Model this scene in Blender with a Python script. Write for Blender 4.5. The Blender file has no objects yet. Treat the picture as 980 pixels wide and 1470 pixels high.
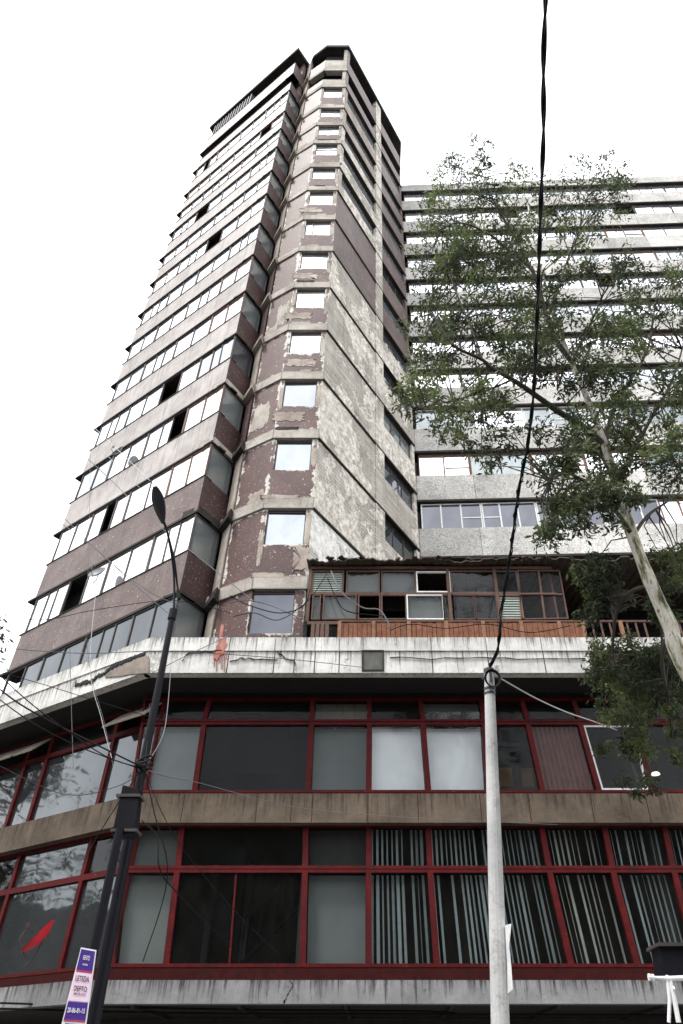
import bpy, math, random
from mathutils import Vector, Matrix
random.seed(7)
R = math.radians
S = bpy.context.scene
COL = S.collection

# ------------------------------------------------------------------ camera, sky, sun, exposure
F_PX, CX, YV = 984.6, 540.0, -440.0
PITCH = math.atan(825 / 984.6)
SP, CP = math.sin(PITCH), math.cos(PITCH)
EYE = 1.6
cam_d = bpy.data.cameras.new('camera'); cam = bpy.data.objects.new('camera', cam_d); COL.objects.link(cam)
cam.location = (0, 0, EYE); cam.rotation_euler = (R(90) + PITCH, 0, 0)
cam_d.sensor_fit = 'VERTICAL'; cam_d.sensor_height = 36; cam_d.lens = F_PX / 1470 * 36
cam_d.shift_x = -(CX - 490) / 1470
cam_d.clip_end = 3000; cam_d.clip_start = 0.1
S.camera = cam

SUN_EL, SUN_AZ = R(60), R(-132)          # azimuth from +Y, towards +X
w = bpy.data.worlds.new('World'); S.world = w; w.use_nodes = True
nt = w.node_tree; nt.nodes.clear()
N = nt.nodes.new
sky = N('ShaderNodeTexSky'); sky.sky_type = 'NISHITA'; sky.sun_disc = False
sky.sun_elevation = SUN_EL; sky.sun_rotation = SUN_AZ
sky.air_density = 1.0; sky.dust_density = 3.0
tc = N('ShaderNodeTexCoord'); nz = N('ShaderNodeTexNoise'); nz.inputs['Scale'].default_value = 2.2
nz.inputs['Detail'].default_value = 6; nz.inputs['Roughness'].default_value = .55
nt.links.new(tc.outputs['Generated'], nz.inputs['Vector'])
cr = N('ShaderNodeValToRGB')
cr.color_ramp.elements[0].position = .35; cr.color_ramp.elements[0].color = (8.6, 9.0, 9.6, 1)
cr.color_ramp.elements[1].position = .65; cr.color_ramp.elements[1].color = (15.5, 15.6, 15.8, 1)
nt.links.new(nz.outputs['Fac'], cr.inputs['Fac'])
mx = N('ShaderNodeMixRGB'); mx.inputs['Fac'].default_value = .9
nt.links.new(sky.outputs['Color'], mx.inputs['Color1']); nt.links.new(cr.outputs['Color'], mx.inputs['Color2'])
bg = N('ShaderNodeBackground'); bg.inputs['Strength'].default_value = .1
out = N('ShaderNodeOutputWorld')
nt.links.new(mx.outputs['Color'], bg.inputs['Color']); nt.links.new(bg.outputs['Background'], out.inputs['Surface'])

sun_d = bpy.data.lights.new('sun', 'SUN'); sun_d.energy = 1.5; sun_d.angle = R(10); sun_d.color = (1, .97, .92)
sun = bpy.data.objects.new('sun', sun_d); COL.objects.link(sun)
sdir = Vector((math.sin(SUN_AZ) * math.cos(SUN_EL), math.cos(SUN_AZ) * math.cos(SUN_EL), math.sin(SUN_EL)))
sun.rotation_euler = sdir.to_track_quat('Z', 'Y').to_euler()
S.view_settings.view_transform = 'Standard'; S.view_settings.look = 'None'
S.view_settings.exposure = 1.22; S.view_settings.gamma = 1
S.view_settings.use_curve_mapping = False

# ------------------------------------------------------------------ projection helpers (photo pixels -> points on a real plane)
def tan_x(x, y): return (x - CX) / ((y - YV) * SP)
def ratio(y): return (F_PX / ((y - YV) * SP) - CP) / SP
def at(x, y, Y): return Vector((tan_x(x, y) * Y, Y, EYE + ratio(y) * Y))
def at_h(x, y, h):
    Y = (h - EYE) / ratio(y); return Vector((tan_x(x, y) * Y, Y, h))

class Wall:
    """A vertical plane from A to B (plan points); s runs along it, z up, d outwards (towards the street)."""
    def __init__(self, A, B):
        self.A = Vector((A[0], A[1], 0)); v = Vector((B[0], B[1], 0)) - self.A
        self.L = v.length; self.d = v.normalized(); n = Vector((self.d.y, -self.d.x, 0))
        if n.dot(-self.A) < 0: n = -n
        self.n = n
    def P(self, s, z, d=0): return self.A + self.d * s + self.n * d + Vector((0, 0, z))
    def px(self, x, y, off=0):
        t = tan_x(x, y); A = self.A + self.n * off
        s = (t * A.y - A.x) / (self.d.x - t * self.d.y)
        Y = A.y + s * self.d.y
        return (s, EYE + ratio(y) * Y)

# ------------------------------------------------------------------ mesh builder
class MB:
    def __init__(self): self.v, self.f, self.uv, self.dim, self.mi = [], [], [], [], []
    def quad(self, a, b, c, d, u0=0, v0=0, mi=0):
        i = len(self.v); self.v += [a, b, c, d]; self.f.append((i, i + 1, i + 2, i + 3))
        W = (b - a).length; H = (d - a).length
        self.uv += [(u0, v0), (u0 + W, v0), (u0 + W, v0 + H), (u0, v0 + H)]
        self.dim += [(0, 0, W, H), (W, 0, W, H), (W, H, W, H), (0, H, W, H)]; self.mi.append(mi)
    def tri(self, a, b, c, mi=0):
        i = len(self.v); self.v += [a, b, c]; self.f.append((i, i + 1, i + 2))
        self.uv += [(0, 0), (1, 0), (0, 1)]; self.dim += [(0, 0, 1, 1)] * 3; self.mi.append(mi)
    def hexa(self, lo, hi, u0=0, v0=0, mi=0):
        """lo: four bottom points in order front-left, front-right, back-right, back-left; hi: the same on top."""
        a, b, c, d = lo; e, f, g, h = hi
        self.quad(a, b, f, e, u0, v0, mi); self.quad(b, c, g, f, u0, v0, mi); self.quad(c, d, h, g, u0, v0, mi)
        self.quad(d, a, e, h, u0, v0, mi); self.quad(e, f, g, h, u0, v0, mi); self.quad(d, c, b, a, u0, v0, mi)
    def wbox(self, W, s0, s1, z0, z1, d0, d1, mi=0, sk0=0, sk1=0):
        """box on wall W; d1 is the outer face; sk mitre-extends the outer corners."""
        P = W.P
        self.hexa([P(s0 - sk0, z0, d1), P(s1 + sk1, z0, d1), P(s1, z0, d0), P(s0, z0, d0)],
                  [P(s0 - sk0, z1, d1), P(s1 + sk1, z1, d1), P(s1, z1, d0), P(s0, z1, d0)], s0, z0, mi)
    def box(self, x0, x1, y0, y1, z0, z1, mi=0):
        V = Vector
        self.hexa([V((x0, y0, z0)), V((x1, y0, z0)), V((x1, y1, z0)), V((x0, y1, z0))],
                  [V((x0, y0, z1)), V((x1, y0, z1)), V((x1, y1, z1)), V((x0, y1, z1))], x0, z0, mi)
    def ring(self, W, o, i, d0, d1, mi=0):
        """frame: o, i = four (s,z) corners bl,br,tr,tl outer and inner."""
        for k in range(4):
            j = (k + 1) % 4
            a, b, c, d = [W.P(*p, d1) for p in (o[k], o[j], i[j], i[k])]
            self.quad(a, b, c, d, mi=mi)
            e, f = W.P(*i[k], d0), W.P(*i[j], d0)
            self.quad(d, c, f, e, mi=mi)
            g, h = W.P(*o[k], d0), W.P(*o[j], d0)
            self.quad(g, h, b, a, mi=mi)
    def plate(self, W, c4, d0, d1, mi=0):
        lo = [W.P(*c4[0], d1), W.P(*c4[1], d1), W.P(*c4[1], d0), W.P(*c4[0], d0)]
        hi = [W.P(*c4[3], d1), W.P(*c4[2], d1), W.P(*c4[2], d0), W.P(*c4[3], d0)]
        self.hexa(lo, hi, c4[0][0], c4[0][1], mi)
    def tube(self, pts, r, n=8, cap=True, mi=0):
        pts = [Vector(p) for p in pts]; m = len(pts)
        rr = r if isinstance(r, (list, tuple)) else [r] * m
        rings = []
        ref = None
        for k, p in enumerate(pts):
            t = (pts[min(k + 1, m - 1)] - pts[max(k - 1, 0)]).normalized()
            if ref is None: ref = Vector((0, 0, 1)) if abs(t.z) < .9 else Vector((1, 0, 0))
            u = (ref - t * ref.dot(t)).normalized(); v = t.cross(u); ref = u
            rings.append([p + (u * math.cos(2 * math.pi * j / n) + v * math.sin(2 * math.pi * j / n)) * rr[k] for j in range(n)])
        L = 0
        for k in range(m - 1):
            l = (pts[k + 1] - pts[k]).length
            for j in range(n):
                q = (j + 1) % n
                self.quad(rings[k][j], rings[k][q], rings[k + 1][q], rings[k + 1][j], j * .1, L, mi)
            L += l
        if cap:
            for k, c in ((0, pts[0]), (m - 1, pts[-1])):
                for j in range(n):
                    q = (j + 1) % n
                    self.tri(c, rings[k][q], rings[k][j], mi) if k == 0 else self.tri(c, rings[k][j], rings[k][q], mi)
    def poly(self, W, pts, d0, d1, mi=0):
        """ragged plate with outline pts (s,z) as a fan about its centre"""
        n = len(pts); cs = sum(p[0] for p in pts) / n; cz = sum(p[1] for p in pts) / n
        c = W.P(cs, cz, d1)
        for k in range(n):
            a, b = pts[k], pts[(k + 1) % n]
            i = len(self.v); self.v += [c, W.P(*a, d1), W.P(*b, d1)]; self.f.append((i, i + 1, i + 2))
            self.uv += [(cs, cz), a, b]; self.dim += [(1, 1, 2, 2)] * 3; self.mi.append(mi)
            self.quad(W.P(*a, d0), W.P(*b, d0), W.P(*b, d1), W.P(*a, d1), mi=mi)
    def build(self, name, mats, parent=None, smooth=False, loc=None):
        org = parent_loc(parent) if parent else (loc if loc is not None else Vector((0, 0, 0)))
        me = bpy.data.meshes.new(name)
        me.from_pydata([tuple(p - org) for p in self.v], [], self.f)
        if not isinstance(mats, (list, tuple)): mats = [mats]
        for m in mats: me.materials.append(m)
        me.polygons.foreach_set('material_index', self.mi)
        a = me.uv_layers.new(name='uvm'); a.data.foreach_set('uv', [c for p in self.uv for c in p])
        b = me.uv_layers.new(name='loc'); b.data.foreach_set('uv', [c for p in self.dim for c in p[:2]])
        b = me.uv_layers.new(name='dim'); b.data.foreach_set('uv', [c for p in self.dim for c in p[2:]])
        if smooth: me.polygons.foreach_set('use_smooth', [True] * len(self.f))
        o = bpy.data.objects.new(name, me); COL.objects.link(o)
        if parent: o.parent = parent
        else: o.location = org
        return o

def parent_loc(o):
    p = Vector(o.location)
    while o.parent: o = o.parent; p += Vector(o.location)
    return p
def tag(o, label=None, cat=None, group=None, kind=None):
    if label: o['label'] = label
    if cat: o['category'] = cat
    if group: o['group'] = group
    if kind: o['kind'] = kind
    return o
def thing(name, loc, label, cat, group=None):
    o = bpy.data.objects.new(name, None); COL.objects.link(o); o.location = loc; o.empty_display_size = .3
    return tag(o, label, cat, group)

# ------------------------------------------------------------------ materials
class NT:
    def __init__(self, name):
        self.m = bpy.data.materials.new(name); self.m.use_nodes = True
        self.t = self.m.node_tree; self.b = self.t.nodes['Principled BSDF']; self.o = self.t.nodes['Material Output']
        self.pos = self.n('ShaderNodeNewGeometry').outputs['Position']
    def n(self, t): return self.t.nodes.new(t)
    def l(self, a, b): self.t.links.new(a, b)
    def uv(self, name='uvm'):
        n = self.n('ShaderNodeUVMap'); n.uv_map = name; return n.outputs['UV']
    def scale(self, v, s):
        n = self.n('ShaderNodeMapping'); n.inputs['Scale'].default_value = s; self.l(v, n.inputs['Vector']); return n.outputs['Vector']
    def noise(self, v, s, detail=4, rough=.55):
        n = self.n('ShaderNodeTexNoise'); n.inputs['Scale'].default_value = s; n.inputs['Detail'].default_value = detail
        n.inputs['Roughness'].default_value = rough; self.l(v, n.inputs['Vector']); return n.outputs['Fac']
    def ramp(self, f, stops):
        n = self.n('ShaderNodeValToRGB'); e = n.color_ramp.elements
        while len(e) < len(stops): e.new(.5)
        for k, (p, c) in enumerate(stops):
            e[k].position = p; e[k].color = (*c, 1) if isinstance(c, tuple) else (c, c, c, 1)
        self.l(f, n.inputs['Fac']); return n.outputs['Color']
    def mix(self, f, a, b, mode='MIX'):
        n = self.n('ShaderNodeMixRGB'); n.blend_type = mode
        for s, x in ((n.inputs['Fac'], f), (n.inputs['Color1'], a), (n.inputs['Color2'], b)):
            if isinstance(x, (int, float)): s.default_value = x if s.name == 'Fac' else (x, x, x, 1)
            elif isinstance(x, tuple): s.default_value = (*x, 1)
            else: self.l(x, s)
        return n.outputs['Color']
    def math(self, op, a, b=None):
        n = self.n('ShaderNodeMath'); n.operation = op
        for s, x in zip(n.inputs, (a, b)):
            if x is None: continue
            if isinstance(x, (int, float)): s.default_value = x
            else: self.l(x, s)
        return n.outputs[0]
    def bump(self, h, strength=.3, dist=.02):
        n = self.n('ShaderNodeBump'); n.inputs['Strength'].default_value = strength; n.inputs['Distance'].default_value = dist
        self.l(h, n.inputs['Height']); self.l(n.outputs['Normal'], self.b.inputs['Normal'])
    def col(self, c): self.l(c, self.b.inputs['Base Color']) if not isinstance(c, tuple) else setattr(self.b.inputs['Base Color'], 'default_value', (*c, 1))
    def rough(self, r, spec=.3):
        self.b.inputs['Roughness'].default_value = r; self.b.inputs['Specular IOR Level'].default_value = spec
    def edge(self):
        """distance in metres from the face's nearest edge"""
        a = self.n('ShaderNodeSeparateXYZ'); self.l(self.uv('loc'), a.inputs[0])
        b = self.n('ShaderNodeSeparateXYZ'); self.l(self.uv('dim'), b.inputs[0])
        x = self.math('MINIMUM', a.outputs[0], self.math('SUBTRACT', b.outputs[0], a.outputs[0]))
        y = self.math('MINIMUM', a.outputs[1], self.math('SUBTRACT', b.outputs[1], a.outputs[1]))
        return self.math('MINIMUM', x, y)
    def step(self, f, a, b): return self.ramp(f, [(a, 0.0), (b, 1.0)])

def m_concrete(name, c0, c1, streak=.5, fine=14, bump=.3, dark=(.05, .045, .04), sthr=(.55, .75), boards=False, edge=None, stain=.35):
    t = NT(name)
    base = t.ramp(t.noise(t.pos, .8, 8, .65), [(.3, c0), (.7, c1)])
    g = t.noise(t.pos, fine, 6, .7)
    base = t.mix(.35, base, t.ramp(g, [(.25, .25), (.75, 1.0)]), 'MULTIPLY')
    st = t.noise(t.scale(t.pos, (3.5, 3.5, .28)), 1.6, 8, .7)
    base = t.mix(t.math('MULTIPLY', t.step(st, *sthr), streak), base, dark)
    bl = t.noise(t.pos, 2.3, 10, .75)
    base = t.mix(t.math('MULTIPLY', t.step(bl, .56, .66), stain), base, dark)
    h = g
    if boards:
        br = t.n('ShaderNodeTexBrick'); br.inputs['Scale'].default_value = 1; br.inputs['Mortar Size'].default_value = .012
        br.inputs['Brick Width'].default_value = 2.6; br.inputs['Row Height'].default_value = .17; br.inputs['Mortar Smooth'].default_value = .4
        br.inputs['Color1'].default_value = (1, 1, 1, 1); br.inputs['Color2'].default_value = (.72, .7, .66, 1); br.inputs['Mortar'].default_value = (.12, .11, .1, 1)
        wob = t.mix(.03, t.uv(), t.n('ShaderNodeTexNoise').outputs['Color'], 'ADD')
        t.l(wob, br.inputs['Vector'])
        base = t.mix(.8, base, br.outputs['Color'], 'MULTIPLY')
        grain = t.noise(t.scale(t.uv(), (.8, 22, 1)), 1.5, 5, .7)
        base = t.mix(.6, base, t.ramp(grain, [(.3, .35), (.65, 1.0)]), 'MULTIPLY')
        h = t.math('ADD', br.outputs['Fac'], t.math('MULTIPLY', g, -.5)); bump = -bump
        pm = t.step(t.noise(t.scale(t.pos, (1, 1, .8)), .42, 10, .72), .49, .505)
        pc = t.ramp(t.noise(t.pos, 4, 10, .75), [(.3, tuple(x * .35 for x in c0)), (.48, c0), (.62, tuple(min(.85, x * 1.12) for x in c1))])
        base = t.mix(t.math('MULTIPLY', pm, .85), base, pc)
        rm = t.math('MULTIPLY', t.step(t.noise(t.scale(t.pos, (1, 1, .8)), .42, 10, .72), .48, .49), t.math('SUBTRACT', 1, t.step(t.noise(t.scale(t.pos, (1, 1, .8)), .42, 10, .72), .492, .5)))
        base = t.mix(t.math('MULTIPLY', rm, .6), base, (.08, .07, .06))
    if edge:
        e = t.math('SUBTRACT', t.edge(), t.math('MULTIPLY', t.noise(t.pos, 3, 8, .7), edge[0]))
        base = t.mix(t.step(e, 0, .02), edge[1], base)
    cr_ = t.n('ShaderNodeTexVoronoi'); cr_.feature = 'DISTANCE_TO_EDGE'; cr_.inputs['Scale'].default_value = .55
    wv = t.mix(.35, t.pos, t.n('ShaderNodeTexNoise').outputs['Color'], 'ADD'); t.l(wv, cr_.inputs['Vector'])
    base = t.mix(t.math('MULTIPLY', t.math('SUBTRACT', 1, t.step(cr_.outputs['Distance'], .001, .006)), .25), base, dark)
    t.col(base); t.rough(.9, .15); t.bump(h, bump, .02)
    return t.m

def m_mosaic(name, brown, brown2, speck=(.55, .5, .47), amount=.10, wear=None, wearcol=(.5, .47, .42)):
    t = NT(name)
    base = t.ramp(t.noise(t.pos, 1.1, 8, .7), [(.32, brown), (.68, brown2)])
    dens = t.ramp(t.noise(t.pos, .9, 3), [(.35, .2), (.65, 1.0)])
    for sc_, am in ((13, amount * .45), (24, amount * .9), (40, amount)):
        v = t.n('ShaderNodeTexVoronoi'); v.inputs['Scale'].default_value = sc_; t.l(t.pos, v.inputs['Vector'])
        hs = t.n('ShaderNodeSeparateXYZ'); t.l(v.outputs['Color'], hs.inputs[0])
        m = t.math('MULTIPLY', t.math('LESS_THAN', hs.outputs[0], t.math('MULTIPLY', dens, am)), t.math('LESS_THAN', v.outputs['Distance'], t.math('ADD', .2, t.math('MULTIPLY', hs.outputs[1], .25))))
        base = t.mix(m, base, t.mix(hs.outputs[2], (.2, .17, .16), speck))
    v2 = t.n('ShaderNodeTexVoronoi'); v2.inputs['Scale'].default_value = 34; t.l(t.pos, v2.inputs['Vector'])
    base = t.mix(.4, base, t.ramp(v2.outputs['Color'], [(0, .35), (1, 1.0)]), 'MULTIPLY')
    st = t.noise(t.scale(t.pos, (4, 4, .35)), 1.5, 8, .7)
    la = t.n('ShaderNodeSeparateXYZ'); t.l(t.uv('loc'), la.inputs[0]); lb = t.n('ShaderNodeSeparateXYZ'); t.l(t.uv('dim'), lb.inputs[0])
    st = t.math('ADD', st, t.math('MULTIPLY', t.math('DIVIDE', la.outputs[1], lb.outputs[1]), .08))
    base = t.mix(t.math('MULTIPLY', t.step(st, .55, .74), .55), base, (.04, .03, .027))
    base = t.mix(.45, base, t.ramp(t.noise(t.pos, .45, 8, .7), [(.35, .4), (.62, 1.1)]), 'MULTIPLY')
    h = v2.outputs['Distance']
    if wear:
        e = t.math('SUBTRACT', t.edge(), t.math('MULTIPLY', t.math('SUBTRACT', t.noise(t.pos, 1.7, 10, .72), wear[1]), wear[0]))
        wc = t.ramp(t.noise(t.pos, 7, 8, .7), [(.3, (.16, .145, .125)), (.55, wearcol)])
        mask = t.step(e, 0, .015)
        rim = t.math('MULTIPLY', t.step(e, -.03, .0), t.math('SUBTRACT', 1, t.step(e, 0.0, .04)))
        base = t.mix(mask, wc, base); base = t.mix(t.math('MULTIPLY', rim, .8), base, (.02, .018, .016))
        h = t.math('ADD', h, t.math('MULTIPLY', mask, 2.0))
    t.col(base); t.rough(.55, .35); t.bump(h, .35, .015)
    return t.m

def m_plain(name, c, rough=.5, metal=0, var=.25, scale=6, spec=.4, dirt=0, dirtc=(.05, .04, .035), bump=.05):
    t = NT(name)
    n = t.noise(t.pos, scale, 6, .65)
    base = t.mix(var, c, t.ramp(n, [(.3, .3), (.7, 1.3)]), 'MULTIPLY')
    if dirt:
        base = t.mix(t.math('MULTIPLY', t.step(t.noise(t.scale(t.pos, (5, 5, 1.2)), 1.3, 8, .75), .5, .7), dirt), base, dirtc)
    t.col(base); t.rough(rough, spec); t.b.inputs['Metallic'].default_value = metal
    if bump: t.bump(n, bump, .01)
    return t.m

def m_mirror(name, c, metal=.9, wav=.006, rough=.04):
    t = NT(name)
    nn = t.noise(t.pos, .35, 3, .5)
    t.col(t.mix(.25, c, t.ramp(t.noise(t.scale(t.pos, (.9, .9, .5)), 1.1, 6, .6), [(.35, .3), (.6, 1.0)]), 'MULTIPLY'))
    t.rough(rough, .5); t.b.inputs['Metallic'].default_value = metal; t.bump(nn, wav, .6)
    return t.m

def m_glass(name, tint=(.62, .66, .66), base=.1, amp=1.0, dirt=.12):
    t = NT(name); t.t.nodes.remove(t.b)
    tr = t.n('ShaderNodeBsdfTransparent'); tr.inputs['Color'].default_value = (*tint, 1)
    gl = t.n('ShaderNodeBsdfGlossy'); gl.inputs['Roughness'].default_value = .03; gl.inputs['Color'].default_value = (.9, .93, .95, 1)
    bn = t.n('ShaderNodeBump'); bn.inputs['Strength'].default_value = .008; bn.inputs['Distance'].default_value = .5
    t.l(t.noise(t.pos, .6, 3), bn.inputs['Height']); t.l(bn.outputs['Normal'], gl.inputs['Normal'])
    fr = t.n('ShaderNodeLayerWeight'); fr.inputs['Blend'].default_value = .5
    f = t.math('ADD', t.math('MULTIPLY', t.math('ADD', t.math('MULTIPLY', t.math('POWER', fr.outputs['Facing'], 4.2), .9), .045), amp), base)
    a = t.n('ShaderNodeMixShader'); t.l(f, a.inputs[0]); t.l(tr.outputs[0], a.inputs[1]); t.l(gl.outputs[0], a.inputs[2])
    df = t.n('ShaderNodeBsdfDiffuse'); df.inputs['Color'].default_value = (.22, .22, .2, 1)
    b = t.n('ShaderNodeMixShader')
    dn = t.math('MULTIPLY', t.ramp(t.noise(t.scale(t.pos, (2, 2, .8)), 1.2, 8, .7), [(.35, .15), (.7, 1.0)]), dirt)
    t.l(dn, b.inputs[0]); t.l(a.outputs[0], b.inputs[1]); t.l(df.outputs[0], b.inputs[2])
    t.l(b.outputs[0], t.o.inputs['Surface'])
    return t.m

M = {}
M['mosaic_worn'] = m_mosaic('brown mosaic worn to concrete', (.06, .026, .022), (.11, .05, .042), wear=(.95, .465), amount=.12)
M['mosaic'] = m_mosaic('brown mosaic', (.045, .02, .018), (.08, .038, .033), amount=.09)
M['mosaic_lit'] = m_mosaic('glare-paled mosaic panel', (.31, .27, .25), (.46, .42, .39), amount=.05)  # brown mosaic lightened; sky glare on the left face put into the colour
M['mosaic_grey'] = m_mosaic('grey brown mosaic', (.09, .052, .044), (.17, .12, .105), amount=.1)
M['board'] = m_concrete('board marked concrete', (.5, .46, .4), (.75, .71, .64), boards=True, bump=.5, streak=.3, sthr=(.5, .72), stain=.3)
M['board_white'] = m_concrete('whitewashed board marked concrete', (.68, .66, .61), (.86, .84, .8), boards=True, bump=.5, streak=.25, stain=.2)
M['ledge'] = m_concrete('pale concrete ledge', (.26, .23, .2), (.56, .52, .46), streak=.6, stain=.55, bump=.6, edge=(.05, (.2, .18, .16)))
M['ledge_dark'] = m_concrete('dirty shade-darkened concrete', (.022, .02, .019), (.06, .055, .05), streak=.4)  # dark ledge concrete; recess shade above windows is put into the colour
M['col_worn'] = m_concrete('worn concrete strip', (.25, .2, .17), (.5, .45, .39), streak=.5)
M['pebble'] = None
def m_pebble():
    t = NT('pebble dash panel')
    v = t.n('ShaderNodeTexVoronoi'); v.inputs['Scale'].default_value = 17; t.l(t.pos, v.inputs['Vector'])
    base = t.ramp(v.outputs['Color'], [(0, (.5, .48, .44)), (.5, (.72, .7, .66)), (1, (.84, .82, .78))])
    base = t.mix(.45, base, t.ramp(v.outputs['Distance'], [(.3, 1.0), (.65, .25)]), 'MULTIPLY')
    st = t.noise(t.scale(t.pos, (2.5, 2.5, .5)), 1.4, 8, .7)
    base = t.mix(t.math('MULTIPLY', t.step(st, .52, .74), .3), base, (.12, .11, .1))
    ux = t.n('ShaderNodeSeparateXYZ'); t.l(t.uv(), ux.inputs[0])
    jt = t.math('LESS_THAN', t.math('FRACT', t.math('DIVIDE', ux.outputs[0], 2.83)), .008)
    base = t.mix(t.math('MULTIPLY', jt, .8), base, (.05, .045, .04))
    pn = t.n('ShaderNodeTexWhiteNoise'); pn.noise_dimensions = '2D'
    cb = t.n('ShaderNodeCombineXYZ'); t.l(t.math('FLOOR', t.math('DIVIDE', ux.outputs[0], 2.83)), cb.inputs[0]); t.l(t.math('FLOOR', t.math('DIVIDE', ux.outputs[1], 3.3)), cb.inputs[1])
    t.l(cb.outputs[0], pn.inputs['Vector']); base = t.mix(.3, base, pn.outputs['Value'], 'MULTIPLY')
    big = t.noise(t.pos, .7, 8, .7); base = t.mix(.5, base, t.ramp(big, [(.32, .4), (.55, 1.0)]), 'MULTIPLY')
    t.col(base); t.rough(.9, .1); t.bump(v.outputs['Distance'], -.6, .03); return t.m
M['pebble'] = m_pebble()
def m_parapet(name, c0, c1, dark, streak, red=None):
    t = NT(name)
    base = t.ramp(t.noise(t.pos, 1.2, 8, .7), [(.3, c0), (.65, c1)])
    s1 = t.noise(t.scale(t.pos, (9, 9, .5)), 1.4, 8, .75)
    # run-off marks hang from the top edge: stronger near loc.v = dim.v
    a = t.n('ShaderNodeSeparateXYZ'); t.l(t.uv('loc'), a.inputs[0]); b = t.n('ShaderNodeSeparateXYZ'); t.l(t.uv('dim'), b.inputs[0])
    top = t.math('DIVIDE', a.outputs[1], b.outputs[1])
    f = t.math('ADD', t.math('MULTIPLY', top, .13), s1)
    base = t.mix(t.math('MULTIPLY', t.step(f, .57, .74), streak), base, dark)
    blot = t.noise(t.pos, 3.2, 10, .8)
    base = t.mix(t.math('MULTIPLY', t.step(blot, .58, .68), .7), base, dark)
    fl = t.noise(t.pos, 30, 4, .7)
    base = t.mix(t.math('MULTIPLY', t.step(fl, .64, .7), .5), base, dark)
    t.col(base); t.rough(.85, .2); t.bump(blot, .5, .03); return t.m
M['parapet'] = m_parapet('peeling white parapet', (.36, .35, .33), (.66, .65, .62), (.07, .065, .06), .9)
M['canopy'] = m_parapet('grimy canopy edge', (.15, .15, .155), (.28, .28, .285), (.025, .023, .02), .95)
M['band'] = m_parapet('brown stained band', (.055, .043, .032), (.14, .108, .08), (.022, .016, .012), .8)
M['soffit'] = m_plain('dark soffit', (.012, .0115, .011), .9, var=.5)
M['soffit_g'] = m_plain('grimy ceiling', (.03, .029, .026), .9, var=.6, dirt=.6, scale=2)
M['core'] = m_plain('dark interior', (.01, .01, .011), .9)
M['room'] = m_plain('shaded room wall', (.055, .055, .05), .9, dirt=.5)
M['red'] = m_plain('dark red frame paint', (.095, .005, .006), .6, dirt=.6, dirtc=(.02, .006, .006), var=.5, spec=.12)
def m_red():
    t = NT('chipped dark red frame paint')
    base = t.mix(.6, (.085, .005, .006), t.ramp(t.noise(t.pos, 5, 8, .7), [(.3, .25), (.65, 1.25)]), 'MULTIPLY')
    base = t.mix(t.math('MULTIPLY', t.step(t.noise(t.pos, 2.2, 8, .75), .5, .66), .7), base, (.02, .006, .006))
    base = t.mix(t.math('MULTIPLY', t.step(t.noise(t.pos, 16, 6, .8), .645, .67), .75), base, (.3, .16, .14))
    t.col(base); t.rough(.6, .15); return t.m
M['red'] = m_red()
M['red_dark'] = m_plain('old red sill paint', (.045, .007, .007), .7, spec=.1, dirt=.6, dirtc=(.02, .012, .01), var=.6)
M['metal'] = m_plain('dark window metal', (.06, .05, .048), .5, .2)
M['brownframe'] = m_plain('brown window frame', (.16, .075, .045), .6, dirt=.4)
M['whiteframe'] = m_plain('white window frame', (.7, .7, .68), .5, dirt=.2)
M['sky_glass'] = m_mirror('reflective window glass', (.92, .93, .95))
M['sky_glass2'] = m_mirror('reflective glass, dusty', (.6, .62, .64), .75)
M['grey_glass'] = m_mirror('grey reflecting glass', (.36, .38, .4), .9)
M['side_glass'] = m_mirror('greenish side glass', (.3, .33, .33), .6)
M['blue_glass'] = m_mirror('blue grey glass', (.13, .135, .155), .6)
M['dark_glass'] = m_mirror('dark glass', (.1, .11, .115), .7, .05)
M['shop_glass'] = m_glass('shop glass', base=-.006, amp=.36, dirt=.04)
M['shop_mirror'] = m_glass('shop glass, mirrored', (.6, .62, .62), .0, .6, .05)
M['bright_mirror'] = m_glass('shop glass, silvered', (.5, .52, .54), .2, 1.0, .06)
M['clear_glass'] = m_glass('clear glass', (.86, .88, .88), .0, .7, .05)
M['cloth_white'] = m_plain('pale blind', (.72, .74, .76), .8, var=.1, scale=1)
M['cloth_grey'] = m_plain('grey board', (.22, .23, .225), .8, var=.2, scale=1.2)
M['cloth_teal'] = m_plain('pale teal board', (.33, .36, .35), .8, var=.2, scale=1)
M['blind'] = m_plain('vertical blind slat', (.5, .54, .54), .7, var=.3, scale=5)
M['blind_warm'] = m_plain('vertical blind slat, cream', (.62, .61, .53), .7, var=.3, scale=5)
M['curtain_red'] = m_plain('maroon curtain', (.3, .13, .12), .9, var=.4, scale=4)
M['beige'] = m_plain('beige vent panel', (.3, .27, .22), .8, dirt=.4)
M['orange'] = m_plain('orange wall panel', (.5, .24, .07), .7)
M['wood'] = m_plain('orange brown boards', (.19, .07, .032), .8, var=.7, scale=9, dirt=.5, dirtc=(.06, .03, .02))
M['wood_post'] = m_plain('weathered wood post', (.22, .11, .06), .8, var=.5, scale=9)
M['rust'] = m_plain('rusty frame', (.1, .055, .04), .8, var=.6, scale=12)
M['litter'] = m_plain('dark litter', (.05, .035, .025), .9, var=.7)
M['roof'] = m_plain('corroded sheet roof', (.07, .05, .035), .9, var=.8, scale=5, dirt=.6, bump=.6)
M['slat'] = m_plain('grey green louvre', (.3, .34, .3), .6, dirt=.3)
M['black'] = m_plain('black painted steel', (.008, .008, .012), .5, 0, spec=.12)
M['lamp_grey'] = m_plain('weathered lamp arm', (.05, .05, .055), .5, .5)
M['lens'] = m_plain('dull lamp lens', (.03, .032, .035), .3, 0)
M['pole'] = m_concrete('pale concrete pole', (.36, .36, .36), (.62, .62, .61), streak=.4, fine=30)
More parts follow.
